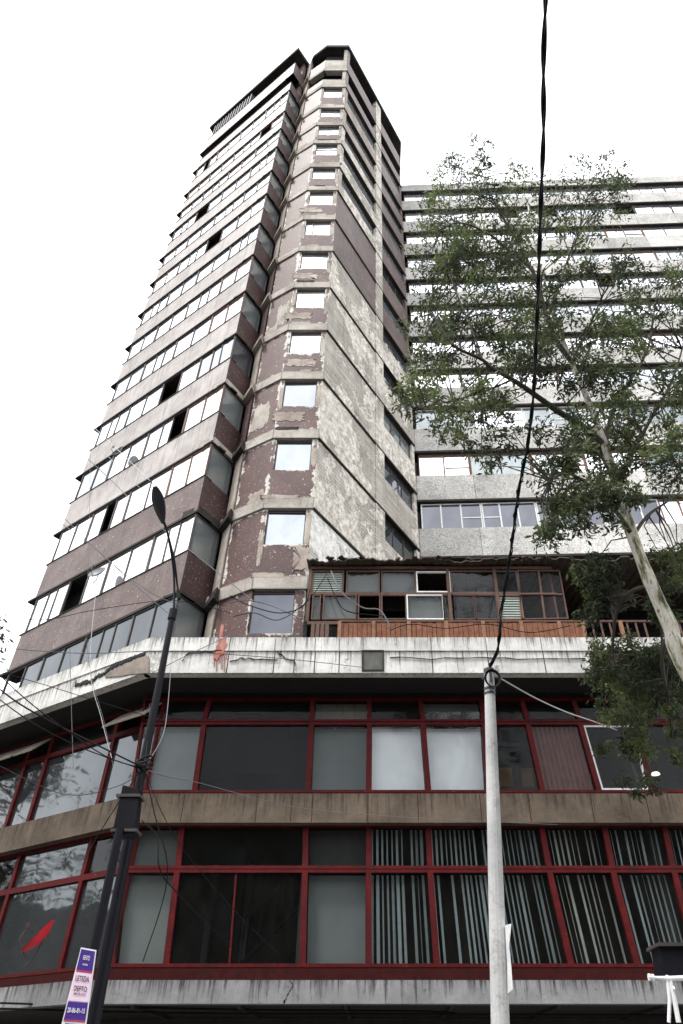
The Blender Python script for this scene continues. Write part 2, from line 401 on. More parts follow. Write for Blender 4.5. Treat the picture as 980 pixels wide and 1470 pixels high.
M['cable'] = m_plain('black cable', (.008, .007, .009), .6, spec=.12)
M['cable_grey'] = m_plain('grey cable', (.11, .11, .12), .6)
M['cable_pale'] = m_plain('pale cable', (.45, .45, .44), .6)
M['dish'] = m_plain('grey dish', (.12, .12, .13), .5)
M['dish_red'] = m_plain('red dish', (.65, .03, .045), .4, var=.1)
M['white'] = m_plain('white enamel', (.75, .75, .76), .5, dirt=.15)
M['purple'] = m_plain('purple banner print', (.045, .015, .2), .6, var=.1)
M['pink'] = m_plain('pale pink banner print', (.72, .55, .68), .6, var=.1)
M['redline'] = m_plain('red banner stripe', (.4, .03, .08), .6)
M['graf'] = m_plain('red brown paint', (.33, .11, .08), .8, dirt=.3, dirtc=(.6, .55, .5))
M['asphalt'] = m_plain('asphalt', (.05, .05, .052), .9, var=.5, scale=20, bump=.4)
M['paving'] = m_plain('paving', (.2, .19, .18), .9, var=.5, scale=4, bump=.2)
M['kerb'] = m_plain('kerb stone', (.3, .29, .27), .9, var=.4)
M['line'] = m_plain('road paint', (.75, .74, .7), .7, dirt=.4)
M['far_wall'] = m_plain('rendered wall across the street', (.09, .082, .075), .9, var=.4, scale=1)
def m_bark():
    t = NT('eucalyptus bark')
    n = t.noise(t.scale(t.pos, (4, 4, .9)), 2.2, 8, .7)
    base = t.ramp(n, [(.36, (.045, .035, .025)), (.44, (.2, .19, .11)), (.5, (.42, .4, .33)), (.58, (.55, .52, .46)), (.64, (.13, .08, .055))])
    t.col(base); t.rough(.85, .2); t.bump(n, .6, .03); return t.m
M['bark'] = m_bark()
M['twig'] = m_plain('dark twig bark', (.05, .042, .034), .9)
def m_leaf(name, stops):
    t = NT(name)
    n = t.noise(t.pos, 1.1, 3, .6); n2 = t.noise(t.pos, 9, 2)
    base = t.ramp(n, stops); base = t.mix(.5, base, t.ramp(n2, [(.3, .45), (.7, 1.25)]), 'MULTIPLY')
    t.col(base); t.rough(.6, .12)
    tr = t.n('ShaderNodeBsdfTranslucent'); t.l(base, tr.inputs['Color'])
    m = t.n('ShaderNodeMixShader'); m.inputs[0].default_value = .3
    t.l(t.b.outputs[0], m.inputs[1]); t.l(tr.outputs[0], m.inputs[2]); t.l(m.outputs[0], t.o.inputs['Surface']); return t.m
M['leaf'] = m_leaf('leaves', [(.34, (.026, .033, .021)), (.5, (.07, .088, .045)), (.62, (.16, .2, .075))])
M['leaf_dark'] = m_leaf('dark leaves', [(.3, (.03, .04, .025)), (.7, (.07, .085, .05))])

# ------------------------------------------------------------------ ground
def slab(name, x0, x1, y0, y1, z0, z1, m, kind='structure'):
    b = MB(); b.box(x0, x1, y0, y1, z0, z1); return tag(b.build(name, m, loc=Vector(((x0+x1)/2, (y0+y1)/2, z0))), kind=kind)
slab('ground', -900, 900, -900, 900, -.5, 0, M['asphalt'])
slab('pavement', -60, 60, 5.2, 24, .004, .14, M['paving'])
slab('kerb', -60, 60, 4.95, 5.19, .003, .15, M['kerb'])
slab('opposite_pavement', -60, 60, -13, -9.2, .004, .14, M['paving'])
b = MB()
for k in range(-12, 13): b.box(k * 4, k * 4 + 2, -2.1, -1.98, .001, .006)
tag(b.build('road_markings', M['line']), kind='structure')

# ------------------------------------------------------------------ TOWER
LZ = [z + EYE for z in (8.55, 11.9, 15.2, 18.65, 22.1, 25.45, 28.8, 32.1, 35.3, 38.65, 41.6, 44.9, 47.7, 50.6, 54.4, 57.7, 62.5)]
C0, C1, C2, E, D, C3, C4 = (-14.0, 23.75), (-6.2, 18.15), (-5.5, 19.4), (-5.05, 18.7), (-3.87, 18.0), (-2.2, 18.0), (1.95, 25.1)
tower = thing('tower_block', (-4, 24, 0), 'tall worn tower block with brown mosaic walls and rows of white glaring windows', 'building')
WL, WR_, WC, WB, WF, WS = Wall(C1, C0), Wall(C1, C2), Wall(C2, E), Wall(E, D), Wall(D, C3), Wall(C3, C4)
WC.n = Vector((-.2, -1, 0)).normalized()

def prism(b, poly, z0, z1, mi=0):
    n = len(poly); V = Vector
    for k in range(n):
        p, q = poly[k], poly[(k + 1) % n]
        b.quad(V((*p, z0)), V((*q, z0)), V((*q, z1)), V((*p, z1)), mi=mi)
    i = len(b.v); b.v += [V((*p, z1)) for p in poly]; b.f.append(tuple(range(i, i + n))); b.uv += list(poly); b.dim += [(1, 1, 2, 2)] * n; b.mi.append(mi)
    i = len(b.v); b.v += [V((*p, z0)) for p in reversed(poly)]; b.f.append(tuple(range(i, i + n))); b.uv += list(poly); b.dim += [(1, 1, 2, 2)] * n; b.mi.append(mi)

core_poly = [(-13.4, 24.1), (-6.25, 19.0), (-5.75, 19.95), (-5.2, 19.75), (-3.87, 18.45), (-2.45, 18.45), (1.5, 25.1), (1.5, 31), (-9, 34)]
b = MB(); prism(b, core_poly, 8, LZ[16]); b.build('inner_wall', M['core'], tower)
roof_poly = [(-14.2, 23.75), (-6.15, 17.95), (-5.35, 19.1), (-5.0, 18.5), (-3.9, 17.8), (-2.15, 17.8), (2.15, 25), (2.1, 32), (-9, 35)]
b = MB(); prism(b, roof_poly, LZ[16], LZ[16] + .45); b.build('roof', M['ledge_dark'], tower)

def pane_unit(W, s0, s1, z0, z1, d, parent, fm, gm, splits=(), hbar=None, fw=.045, open_at=None, name='window', backing=None):
    b = MB(); o = [(s0, z0), (s1, z0), (s1, z1), (s0, z1)]; i = [(s0 + fw, z0 + fw), (s1 - fw, z0 + fw), (s1 - fw, z1 - fw), (s0 + fw, z1 - fw)]
    b.ring(W, o, i, d - .05, d + .03)
    for sp in splits:
        x = s0 + (s1 - s0) * sp; b.wbox(W, x - fw * .6, x + fw * .6, z0 + fw, z1 - fw, d - .04, d + .022)
    if hbar is not None:
        h, sa, sb = hbar; zz = z0 + (z1 - z0) * h
        b.wbox(W, s0 + (s1 - s0) * sa + fw, s0 + (s1 - s0) * sb - fw, zz - .03, zz + .03, d - .04, d + .02)
    f = b.build(name, fm, parent)
    g = MB(); edges = [0, *splits, 1]
    for k in range(len(edges) - 1):
        if open_at == k: continue
        a, c = s0 + (s1 - s0) * edges[k] + fw * .5, s0 + (s1 - s0) * edges[k + 1] - fw * .5
        tl = random.uniform(-.012, .012)
        g.quad(W.P(a, z0 + fw * .5, d - .01 + tl), W.P(c, z0 + fw * .5, d - .01), W.P(c, z1 - fw * .5, d - .01 + tl), W.P(a, z1 - fw * .5, d - .01))
    if g.f: g.build('pane', gm, f)
    return f

ZW = 1.72   # spandrel height above each ledge; the window fills the rest
for n in range(-1, 15):
    z0, z1 = LZ[n + 1], LZ[n + 2]; zs = z0 + (z1 - z0) * .5
    # left face
    L = WL.L
    b = MB(); b.wbox(WL, .09, L - .12, z0 + .10, zs, -.35, .0, sk0=.09); b.build('spandrel', M['mosaic_lit'] if n > 1 else M['mosaic_grey'], tower)  # upper floors switch to the glare-lightened mosaic
    b = MB(); b.wbox(WL, -.02, L + .35, z0, z0 + .09, -.7, .03)
    b.wbox(WL, .0, L, zs - .0, zs + .04, -.34, .03); b.build('ledge', M['ledge_dark'], tower)
    # return face
    b = MB(); b.wbox(WR_, .05, WR_.L, z0 + .10, zs, -.35, .0, sk0=.05)
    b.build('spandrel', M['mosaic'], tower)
    b = MB(); b.wbox(WR_, .02, WR_.L, z0, z0 + (.3 if n in (1, 2, 3) else .1), -.7, .055); b.build('ledge', M['ledge'] if n in (2, 3) else M['ledge_dark'], tower)
    if n < 13:
        k = 4; us = [0.0, .23, .5, .76, 1.0]
        for q in range(k):
            s0, s1 = .05 + (L - .3) * us[q], .05 + (L - .3) * us[q + 1]
            op = None
            if (n, q) in ((-1, 3), (0, 2), (1, 2), (3, 1), (7, 1), (11, 0), (12, 3), (9, 2)): op = 1
            if (n, q) in ((2, 1),): op = 0
            gm = M['dark_glass'] if (n == -1) else random.choice([M['sky_glass']] * 4 + [M['sky_glass2'], M['grey_glass'] if n < 4 else M['sky_glass2']])
            sp = (.5,) if (n + q) % 3 else (.36, .62)
            pane_unit(WL, s0, s1, zs + .04, z1 - .01, -.05, tower, M['metal'] if random.random() < .75 else M['brownframe'], gm, sp, fw=.04, open_at=op)
        pane_unit(WR_, .05, WR_.L - .12, zs + .01, z1 - .01, -.05, tower, M['metal'], M['side_glass'] if n != 3 else M['blue_glass'])
    else:
        b = MB(); b.wbox(WL, .1, L - .3, zs, z1, -1.2, -.9); b.build('recessed_wall', M['mosaic_grey'], tower)
    # front, bevel
    zb = z0 + .5; zm = z1 - (z1 - z0) * .46
    for W, sk0, sk1 in ((WB, 0, 0), (WF, 0, 0)):
        b = MB(); b.wbox(W, 0, W.L, z0, zb, -.3, .07, sk0=-.02 if W is WB else .03, sk1=.03 if W is WB else .05); b.build('ledge', M['ledge'], tower)
    b = MB(); b.wbox(WB, 0, WB.L, zb, z1 if n < 13 else zs, -.3, 0); b.build('wall', M['mosaic_worn'], tower)
    if n < 13:
        if n == -1: wa, wb = -.0, WF.L - .32
        else: wa, wb = .14, WF.L - .2
        b = MB()
        b.wbox(WF, 0, WF.L, zb, zm, -.3, 0); b.wbox(WF, 0, wa, zm, z1, -.3, 0.001); b.wbox(WF, wb, WF.L, zm, z1, -.3, 0.001)
        b.build('wall', M['mosaic_worn'], tower)
        gm = M['sky_glass'] if n > 2 else M['grey_glass'] if n >= 0 else M['blue_glass']
        pane_unit(WF, wa, wb, zm, z1 - .06, -.1, tower, M['metal'], gm, hbar=(.62, 0, 1) if n == 9 else None, fw=.04, splits=(.3,) if n == 6 else ())
    else:
        b = MB(); b.wbox(WF, 0, WF.L, zb, zs, -.3, 0); b.wbox(WF, WF.L - .3, WF.L - .02, zs, z1, -.3, .0); b.build('wall', M['ledge'], tower)
    # worn strip with beam stubs between return and bevel
    b = MB(); b.wbox(WC, .12, WC.L - .05, z0 + .35, z1 - .1, -.3, .12); b.build('column', M['mosaic'] if n in (2, 4, 5) else M['col_worn'], tower)
    b = MB(); b.wbox(WC, .0, WC.L + .02, z0 - .08, z0 + .12, -.3, .42); b.wbox(WC, .28, WC.L, z0 + .12, z0 + .4, -.3, .3); b.build('beam_stub', M['ledge_dark'] if n < 3 else M['col_worn'], tower)
    # right face
    LS = WS.L; p0, p1 = 4.25, 5.0
    b = MB(); b.wbox(WS, .0, LS, z0, z0 + .09, -.3, .07); b.build('ledge', M['ledge_dark'], tower)
    b = MB(); b.wbox(WS, p0, p1, z0 + .09, z1, -.3, .05); b.build('pilaster', M['board'], tower)
    if n >= 13:
        b = MB(); b.wbox(WS, 0.02, p0, z0 + .09, zs, -.3, 0); b.wbox(WS, p1, LS, z0 + .09, zs, -.3, 0); b.wbox(WS, 0.02, .3, zs, z1, -.3, 0)
        b.build('wall', M['mosaic_grey'], tower)
    else:
        if n >= 8:
            b = MB(); b.wbox(WS, 0, p0, z0 + .09, zs, -.3, 0); b.wbox(WS, 0, .35, zs, z1, -.3, .001); b.build('wall', M['col_worn'] if n > 10 else M['board'], tower)
            pane_unit(WS, .35, p0 - .02, zs, z1 - .02, -.16, tower, M['metal'], M['sky_glass2'], (.33, .66))
        elif n in (6, 7):
            b = MB(); b.wbox(WS, 0, p0, z0 + .09, z1, -.3, 0); b.build('wall', M['mosaic_grey'], tower)
        else:
            b = MB(); b.wbox(WS, 0, p0, z0 + .09, z1, -.3, 0); b.build('wall', M['board_white'] if n == 0 else M['board'], tower)
        b = MB(); b.wbox(WS, p1, LS, z0 + .09, z0 + (z1 - z0) * .6, -.3, 0); b.wbox(WS, LS - .25, LS, z0 + (z1 - z0) * .6, z1, -.3, .001)
        b.build('wall', M['board'] if n < 6 else M['mosaic_grey'], tower)
        pane_unit(WS, p1 + .03, LS - .25, z0 + (z1 - z0) * .6, z1 - .02, -.15, tower, M['metal'], [M['side_glass'], M['dark_glass'], M['blue_glass']][n % 3] if n < 8 else M['sky_glass2'], (.33, .66), open_at=1 if n == 0 else None)

# ragged broken concrete patches on front / right faces
def ragged(W, s, z, rs, rz, m, d=.015, name='broken_patch', n=44):
    pts = [(s + rs * max(-.85, min(.85, 1.2 * math.cos(a))) * random.uniform(.85, 1.12), z + rz * max(-.85, min(.85, 1.2 * math.sin(a))) * random.uniform(.75, 1.2)) for a in [2 * math.pi * k / n for k in range(n)]]
    b = MB(); b.poly(W, pts, -.02, d); return b.build(name, m, tower)
ragged(WF, 1.42, LZ[2] - 2.1, .3, .6, M['col_worn'], .02)
ragged(WB, .55, LZ[4] - 1.7, .5, .8, M['ledge'], .012); ragged(WB, .9, LZ[6] - 1.7, .4, 1.0, M['ledge'], .012)
for n in (3, 4, 5, 6, 8): ragged(WF, .25 + .7 * random.random(), LZ[n + 1] - 2.2, .7, .28, M['col_worn'], .012)
for n in range(0, 13):
    zt_ = LZ[n + 2]
    ragged(WF, WF.L - .1, zt_ - random.uniform(.7, 1.5), .11, random.uniform(.5, .9), random.choice([M['col_worn'], M['ledge']]), .012)
    if n % 2 == 0: ragged(WF, .07, zt_ - random.uniform(.9, 1.7), .09, random.uniform(.4, .9), M['col_worn'], .011)
    ragged(WF, random.uniform(.4, 1.2), LZ[n + 1] + .52, random.uniform(.3, .8), .1, random.choice([M['ledge_dark'], M['col_worn'], M['ledge']]), .075)
    if n % 3 == 1: ragged(WB, random.uniform(.3, 1.0), LZ[n + 1] + .75, .4, .3, M['col_worn'], .01)
    ragged(WR_, WR_.L - .1, LZ[n + 1] + .3, .16, .25, M['col_worn'], .06)
# roof louvres on the far left
b = MB()
for k in range(14): b.wbox(WL, 4.9 + k * .32, 5.0 + k * .32, LZ[15] + 1.2, LZ[16] - .1, -.5, -.02)
b.build('louvre', M['dish'], tower)

# ------------------------------------------------------------------ REAR SLAB BUILDING
FZ = [z * 25.2 / 25 + EYE for z in (18.17, 21.55, 24.88, 28.3, 31.49, 34.63, 37.92, 40.92, 44.02, 47.16, 50.42, 53.54)]
WFc = Wall((2.0, 25.2), (29, 24.25))
rear = thing('apartment_slab', (14, 28, 0), 'long pale apartment block with pebbled bands, behind the tree on the right', 'building')
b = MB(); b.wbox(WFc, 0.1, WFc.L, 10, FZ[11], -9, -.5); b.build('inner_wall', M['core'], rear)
b = MB(); b.wbox(WFc, -.2, WFc.L + .1, FZ[11], FZ[11] + 1.15, -9.2, .0); b.build('roof_band', M['pebble'], rear)
b = MB(); b.wbox(WFc, -.2, WFc.L + .1, FZ[11] - .12, FZ[11], -1, .08); b.build('ledge', M['ledge_dark'], rear)
for n in range(-1, 11):
    z1 = FZ[n + 1]; z0 = FZ[n] if n >= 0 else FZ[0] - 3.4
    zs = z0 + (z1 - z0) * .52
    b = MB(); b.wbox(WFc, -.2, WFc.L, z0 + .12, zs, -.4, 0); b.build('spandrel', M['pebble'], rear)
    b = MB(); b.wbox(WFc, -.2, WFc.L, z0, z0 + .12, -.7, .05); b.build('ledge', M['ledge_dark'], rear)
    if n < 0: continue
    s = .15; q = 0
    while s < WFc.L - 1 and q < 9:
        wd = [2.9, 2.6, 3.1, 2.7][(q + n) % 4]
        fm, gm, sp, hb, op = M['metal'], random.choice([M['sky_glass'], M['sky_glass'], M['sky_glass2']]), (.5,), None, None
        if random.random() < .3: sp = (.34, .67)
        if random.random() < .25: hb = (.4, .5, 1)
        if n == 0: gm = M['blue_glass'] if q < 4 else M['sky_glass']; fm = M['whiteframe'] if q < 4 else M['brownframe']; sp = (.33, .66); hb = (.45, .66, 1) if q == 0 else (.45, 0, .33) if q == 1 else None
        if n == 1: fm = M['brownframe']; gm = [M['sky_glass'], M['side_glass'], M['sky_glass2']][q % 3]; hb = (.4, .5, 1) if q % 2 == 0 else None
        if n == 2: gm = [M['side_glass'], M['sky_glass'], M['side_glass'], M['sky_glass2']][q % 4]; fm = M['whiteframe']
        if (n, q) in ((9, 2), (9, 3), (6, 4), (9, 5)): op = 1; fm = M['metal']
        if random.random() < .12: fm = M['brownframe']
        w_ = pane_unit(WFc, s, min(s + wd, WFc.L - .1), zs, z1 - .02, -.16, rear, fm, gm, sp, hb, fw=.06, open_at=op)
        s += wd + .02; q += 1
    if s < WFc.L:
        b = MB(); b.wbox(WFc, s, WFc.L, zs, z1, -.2, -.1); b.build('pane', M['sky_glass2'], rear)

# ------------------------------------------------------------------ PODIUM
YF = 16.0
BX = -5.95          # where the front turns into the left wing
DL = Vector((-5.3, 3.4)).normalized()
def wing(y_off):
    """front and left wing walls set back by y_off from the parapet face"""
    nl = Vector((-DL.y, DL.x));  nl = nl if nl.y > 0 else -nl
    cx = BX + y_off * math.tan(math.radians(16.3))
    A = (cx, YF + y_off)
    return Wall(A, (14.5, YF + y_off)), Wall(A, (cx + DL.x * 16, YF + y_off + DL.y * 16))
pod = thing('podium_building', (0, 19, 0), 'low podium with red window frames and a streaked white parapet', 'building')
PF, PL = wing(0)
def zrel(y, Y): return EYE + ratio(y) * Y
PT, PB = zrel(915, 16), zrel(965, 16)
PM = zrel(934, 16)
s_end = PF.px(848, 950)[0]
# mitre amounts for boxes at the corner
mt = .3
b = MB()
b.wbox(PF, 0, PF.L, PM, PT, -.3, 0); b.wbox(PF, 0, s_end, PB, PM, -.3, -.035)
b.wbox(PF, s_end, PF.L, PB + .05, PM - .02, -.6, -.35)
b.build('parapet', M['parapet'], pod)
b = MB(); b.wbox(PL, 0, PL.L, PM + .0, PT, -.3, 0); b.wbox(PL, 0, PL.L, PB, PM, -.3, -.03); b.build('parapet', M['parapet'], pod)
# panel seams, the square hole, broken strip, paint daubs
b = MB()
for x in (328, 394, 423, 452, 487, 620, 700, 780): 
    b = MB(); s = PF.px(x, 940)[0]; b.wbox(PF, s - .012, s + .012, PB, PM - .01, -.05, -.031); b.wbox(PF, s - .02, s - .005, PM, PT - .02, -.02, .003)
    b.build('seam', M['ledge_dark'], pod)
def rect_px(W, x0, y0, x1, y1, off=0):
    a = W.px(x0, y1, off); c = W.px(x1, y0, off); return a[0], c[0], a[1], c[1]
s0, s1, z0, z1 = rect_px(PF, 519, 933, 551, 963)
b = MB(); b.ring(PF, [(s0, z0), (s1, z0), (s1, z1), (s0, z1)], [(s0 + .04, z0 + .04), (s1 - .04, z0 + .04), (s1 - .04, z1 - .04), (s0 + .04, z1 - .04)], -.04, .0)
b.build('panel_frame', M['ledge_dark'], pod)
b = MB(); b.wbox(PF, s0 + .03, s1 - .03, z0 + .03, z1 - .03, -.04, -.02); b.build('access_panel', m_concrete('mottled panel', (.05, .05, .045), (.2, .2, .18), fine=20), pod)
def crack(W, pts, wd, m, d=.004, name='crack'):
    q0 = [W.px(*p) for p in pts]; q = []
    for k in range(len(q0) - 1):
        for j in range(4):
            t_ = j / 4; q.append((q0[k][0] * (1 - t_) + q0[k + 1][0] * t_ + random.uniform(-.02, .02), q0[k][1] * (1 - t_) + q0[k + 1][1] * t_ + random.uniform(-.025, .025)))
    q.append(q0[-1]); b = MB()
    for k in range(len(q) - 1):
        w0 = wd * random.uniform(.3, 1.1); w1 = wd * random.uniform(.3, 1.1)
        b.plate(W, [(q[k][0], q[k][1] - w0), (q[k + 1][0], q[k + 1][1] - w1), (q[k + 1][0], q[k + 1][1] + w1), (q[k][0], q[k][1] + w0)], -.02, d)
    b.build(name, m, pod)
crack(PL, [(108, 979), (108, 984), (118, 981), (132, 977), (140, 970), (150, 966), (158, 958), (172, 952), (185, 946), (198, 942), (208, 938)], .07, M['soffit'], .006)
b = MB(); b.poly(PL, [PL.px(*p) for p in ((150, 972), (158, 964), (172, 957), (188, 950), (200, 944), (212, 941), (212, 966), (200, 967), (185, 968), (170, 971))], -.04, .002)
b.build('broken_patch', m_concrete('exposed aggregate', (.16, .13, .11), (.4, .35, .3), fine=9, bump=1), pod)
b = MB(); b.poly(PF, [PF.px(*p) for p in ((216, 941), (230, 939), (238, 942), (236, 962), (222, 966), (214, 966))], -.04, .003)
b.build('broken_patch', M['pebble'], pod)
for pts in ([(306, 944), (309, 938), (310, 928), (314, 922), (314, 917), (325, 915), (324, 921), (327, 926), (322, 934), (320, 939), (315, 941), (312, 948)],):
    b = MB(); b.poly(PF, [PF.px(*p) for p in pts], -.04, .004); b.build('paint_daub', M['graf'], pod)
for x, y, w_ in ((307, 956, .006), (310.5, 963, .01), (315, 951, .007), (318, 960, .005), (321.5, 964, .012), (325, 946, .006)):
    b = MB(); s_, z_ = PF.px(x, 936); s2, z2 = PF.px(x, y); b.plate(PF, [(s2 - w_ * .6, z2), (s2 + w_ * .6, z2), (s_ + w_, z_), (s_ - w_, z_)], -.04, .005); b.build('paint_drip', M['graf'], pod)
b = MB(); b.box(*[v for q in zip(at(314, 914, 16.15), at(322, 898, 16.2)) for v in sorted(q)]); b.build('upright_board', M['graf'], pod)
crack(PF, [(262, 948), (266, 940), (280, 936), (300, 935), (318, 934)], .02, M['soffit'])
crack(PF, [(330, 950), (345, 945), (372, 946), (398, 947)], .015, M['soffit'])
crack(PF, [(398, 935), (410, 945), (424, 950), (424, 962)], .022, M['soffit'])
crack(PF, [(560, 943), (620, 946), (690, 943), (760, 946), (840, 945)], .012, M['ledge_dark'])

GY = 1.2                                   # glazing set-back from the parapet
GF, GL = wing(GY)
BF, BL = wing(.9)
CF, CL = wing(.3)
Z_bandB, Z_bandT = zrel(1181, BF.A.y), zrel(1139, BF.A.y)
Z_sill = zrel(1389, GF.A.y)
Z_canT, Z_canB = zrel(1407, CF.A.y), zrel(1441, CF.A.y)
def poly_slab(name, off, back, z0, z1, m):
    f, l = wing(off)
    A = (f.A.x, f.A.y); p = [A, (14.5, f.A.y), (14.5, f.A.y + back), (A[0] + 2, f.A.y + back), tuple((l.P(l.L, 0, -back)).xy), tuple(l.P(l.L, 0).xy)]
    b = MB(); prism(b, p, z0, z1); return b.build(name, m, pod)
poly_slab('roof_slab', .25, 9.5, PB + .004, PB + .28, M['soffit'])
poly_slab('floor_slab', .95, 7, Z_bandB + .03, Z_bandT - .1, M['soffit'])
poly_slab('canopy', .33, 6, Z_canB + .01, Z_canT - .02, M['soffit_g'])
b = MB(); b.wbox(BF, 0, BF.L, Z_bandB, Z_bandT, -.25, 0); b.build('band', M['band'], pod)
b = MB(); b.wbox(BL, 0, BL.L, Z_bandB, Z_bandT, -.25, 0); b.build('band', M['band'], pod)
b = MB()
for x in (262, 368, 418, 448, 528, 600, 690, 760, 850, 930):
    b = MB(); s = BF.px(x, 1160)[0]; b.wbox(BF, s - .008, s + .008, Z_bandB + .01, Z_bandT - .01, -.02, .002)
    b.build('seam', M['red_dark'], pod)
b = MB(); b.wbox(CF, 0, CF.L, Z_canB, Z_canT, -.3, 0); b.build('canopy_edge', M['canopy'], pod)
b = MB(); b.wbox(CL, 0, CL.L, Z_canB, Z_canT, -.3, 0); b.build('canopy_edge', M['canopy'], pod)
for G in (GF, GL):
    b = MB(); b.wbox(G, 0, G.L, Z_canT - .02, Z_sill - .12, -.1, .12); b.wbox(G, 0, G.L, Z_sill - .12, Z_sill, -.1, .05); b.build('sill', M['red_dark'], pod)
crack(CF, [(416, 1408), (420, 1416), (411, 1428), (408, 1438), (407, 1442)], .02, M['soffit'], .006)
# interior: ceiling is the slab above; back wall, side partitions
IF_, IL = wing(5.2)
b = MB(); b.wbox(IF_, 0, IF_.L, Z_canT, Z_bandB, -.2, 0); b.wbox(IF_, 0, IF_.L, Z_bandT - .1, PB, -.2, 0)
b.wbox(IL, 0, IL.L, Z_canT, Z_bandB, -.2, 0); b.wbox(IL, 0, IL.L, Z_bandT - .1, PB, -.2, 0)
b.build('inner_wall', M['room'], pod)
b = MB()
for x in (440, 700, 930):
    s = GF.px(x, 1160)[0]
    b.wbox(GF, s - .06, s + .06, Z_canT, Z_bandB, -5, -.25); b.wbox(GF, s - .06, s + .06, Z_bandT, PB, -5, -.25)
b.build('partition', M['room'], pod)
# ground floor
AF, AL = wing(3.8)
for A_ in (AF, AL):
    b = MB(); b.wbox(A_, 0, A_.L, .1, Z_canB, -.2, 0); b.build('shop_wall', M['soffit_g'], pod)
for k in range(7):
    b = MB(); s = 1 + k * 2.9; b.wbox(AF, s, s + 2.3, .15, 2.55, -.02, .05)
    b.build('shop_shutter', M['metal'], pod)
for k in range(10):
    b = MB(); s = k * 2.1; b.wbox(AF, s, s + .07, Z_canB - .05, Z_canB + .0, .1, 3.2)
    b.build('ceiling_batten', M['metal'], pod)

def shop_win(W, c4, fw, gm, fm=None, back=None, blind=None, name='window', bot=None, splits=(), tilt=0, frame_d=.06, thinframe=None):
    """c4 photo-pixel corners bl,br,tr,tl on the glazing plane W"""
    o = [W.px(*p) for p in c4]
    cs = sum(p[0] for p in o) / 4; cz = sum(p[1] for p in o) / 4
    def inset(q, k):
        r = []
        for i, p in enumerate(q):
            a, c = q[i - 1], q[(i + 1) % 4]
            r.append((p[0] + (k if i in (0, 3) else -k) * sgn, p[1] + (k if i in (0, 1) else -k)))
        return r
    sgn = 1 if o[1][0] > o[0][0] else -1
    i = inset(o, fw)
    b = MB(); b.ring(W, o, i, -.08, frame_d)
    for sp in splits:
        pb = [i[0][k] + (i[1][k] - i[0][k]) * sp for k in (0, 1)]; pt = [i[3][k] + (i[2][k] - i[3][k]) * sp for k in (0, 1)]
        b.plate(W, [(pb[0] - .02, pb[1]), (pb[0] + .02, pb[1]), (pt[0] + .02, pt[1]), (pt[0] - .02, pt[1])], -.04, .03)
    f = b.build(name, fm or M['red'], pod)
    g = MB(); t = tilt
    g.quad(W.P(*i[0], -.02 - t), W.P(*i[1], -.02 - t), W.P(*i[2], -.02), W.P(*i[3], -.02)); g.build('pane', gm, f)
    if thinframe:
        j = inset(i, .05); r = MB(); r.ring(W, i, j, -.02, .03); r.build('inner_frame', thinframe, f)
    if back:
        c = MB(); q = inset(i, .01); c.quad(W.P(*q[0], -.2), W.P(*q[1], -.2), W.P(*q[2], -.2), W.P(*q[3], -.2)); c.build('blind', back, f)
    if blind:
        gap = random.random(); c = MB(); a, e = i[0], i[1]; t0, t1 = i[3], i[2]; nsl = max(3, int(abs(e[0] - a[0]) / .112))
        for k in range(nsl):
            u = (k + .2) / nsl; hw = .027 * random.uniform(.5, 1.4)
            if random.random() < .06 or abs(u - gap) < .02: continue
            bs = a[0] + (e[0] - a[0]) * u; ts = t0[0] + (t1[0] - t0[0]) * u
            dd = random.uniform(.0, .05)
            c.hexa([W.P(bs - hw, a[1], -.16 - dd), W.P(bs + hw, a[1], -.21 - dd), W.P(bs + hw, a[1], -.214 - dd), W.P(bs - hw, a[1], -.164 - dd)],
                   [W.P(ts - hw, t0[1], -.16 - dd), W.P(ts + hw, t0[1], -.21 - dd), W.P(ts + hw, t0[1], -.214 - dd), W.P(ts - hw, t0[1], -.164 - dd)])
        c.build('vertical_blind', blind, f)
    return f
G, MI = M['shop_glass'], M['shop_mirror']
# lower storey, front:   x at top (y 1186), transom (y 1248), bottom (y 1390)
low = [(183, 176, 160), (262, 255, 238), (439, 438, 434), (529, 529, 529), (614, 617, 627), (776, 788, 820), (866, 879, 915), (952, 966, 1004), (1040, 1056, 1096)]
BW, BLD = M['blind_warm'], M['blind']
spec_t = [dict(back=M['cloth_grey'], gm=MI), dict(gm=G), dict(gm=G, back=M['room']), dict(gm=G, blind=BLD), dict(gm=G, blind=BLD), dict(gm=G, blind=BW), dict(gm=G, blind=BLD), dict(gm=G, blind=BLD)]
spec_b = [dict(back=M['cloth_teal'], gm=MI), dict(gm=G, splits=(.46,)), dict(gm=G, back=M['cloth_grey']), dict(gm=G, blind=BLD), dict(gm=G, blind=BLD), dict(gm=G, blind=BW), dict(gm=G, blind=BLD), dict(gm=G, blind=BLD)]
for k in range(8):
    a, c = low[k], low[k + 1]
    shop_win(GF, [(a[1], 1248), (c[1], 1248), (c[0], 1184), (a[0], 1184)], .065, name='window', **spec_t[k])
    shop_win(GF, [(a[2], 1389), (c[2], 1389), (c[1], 1249), (a[1], 1249)], .065, name='window', **spec_b[k])
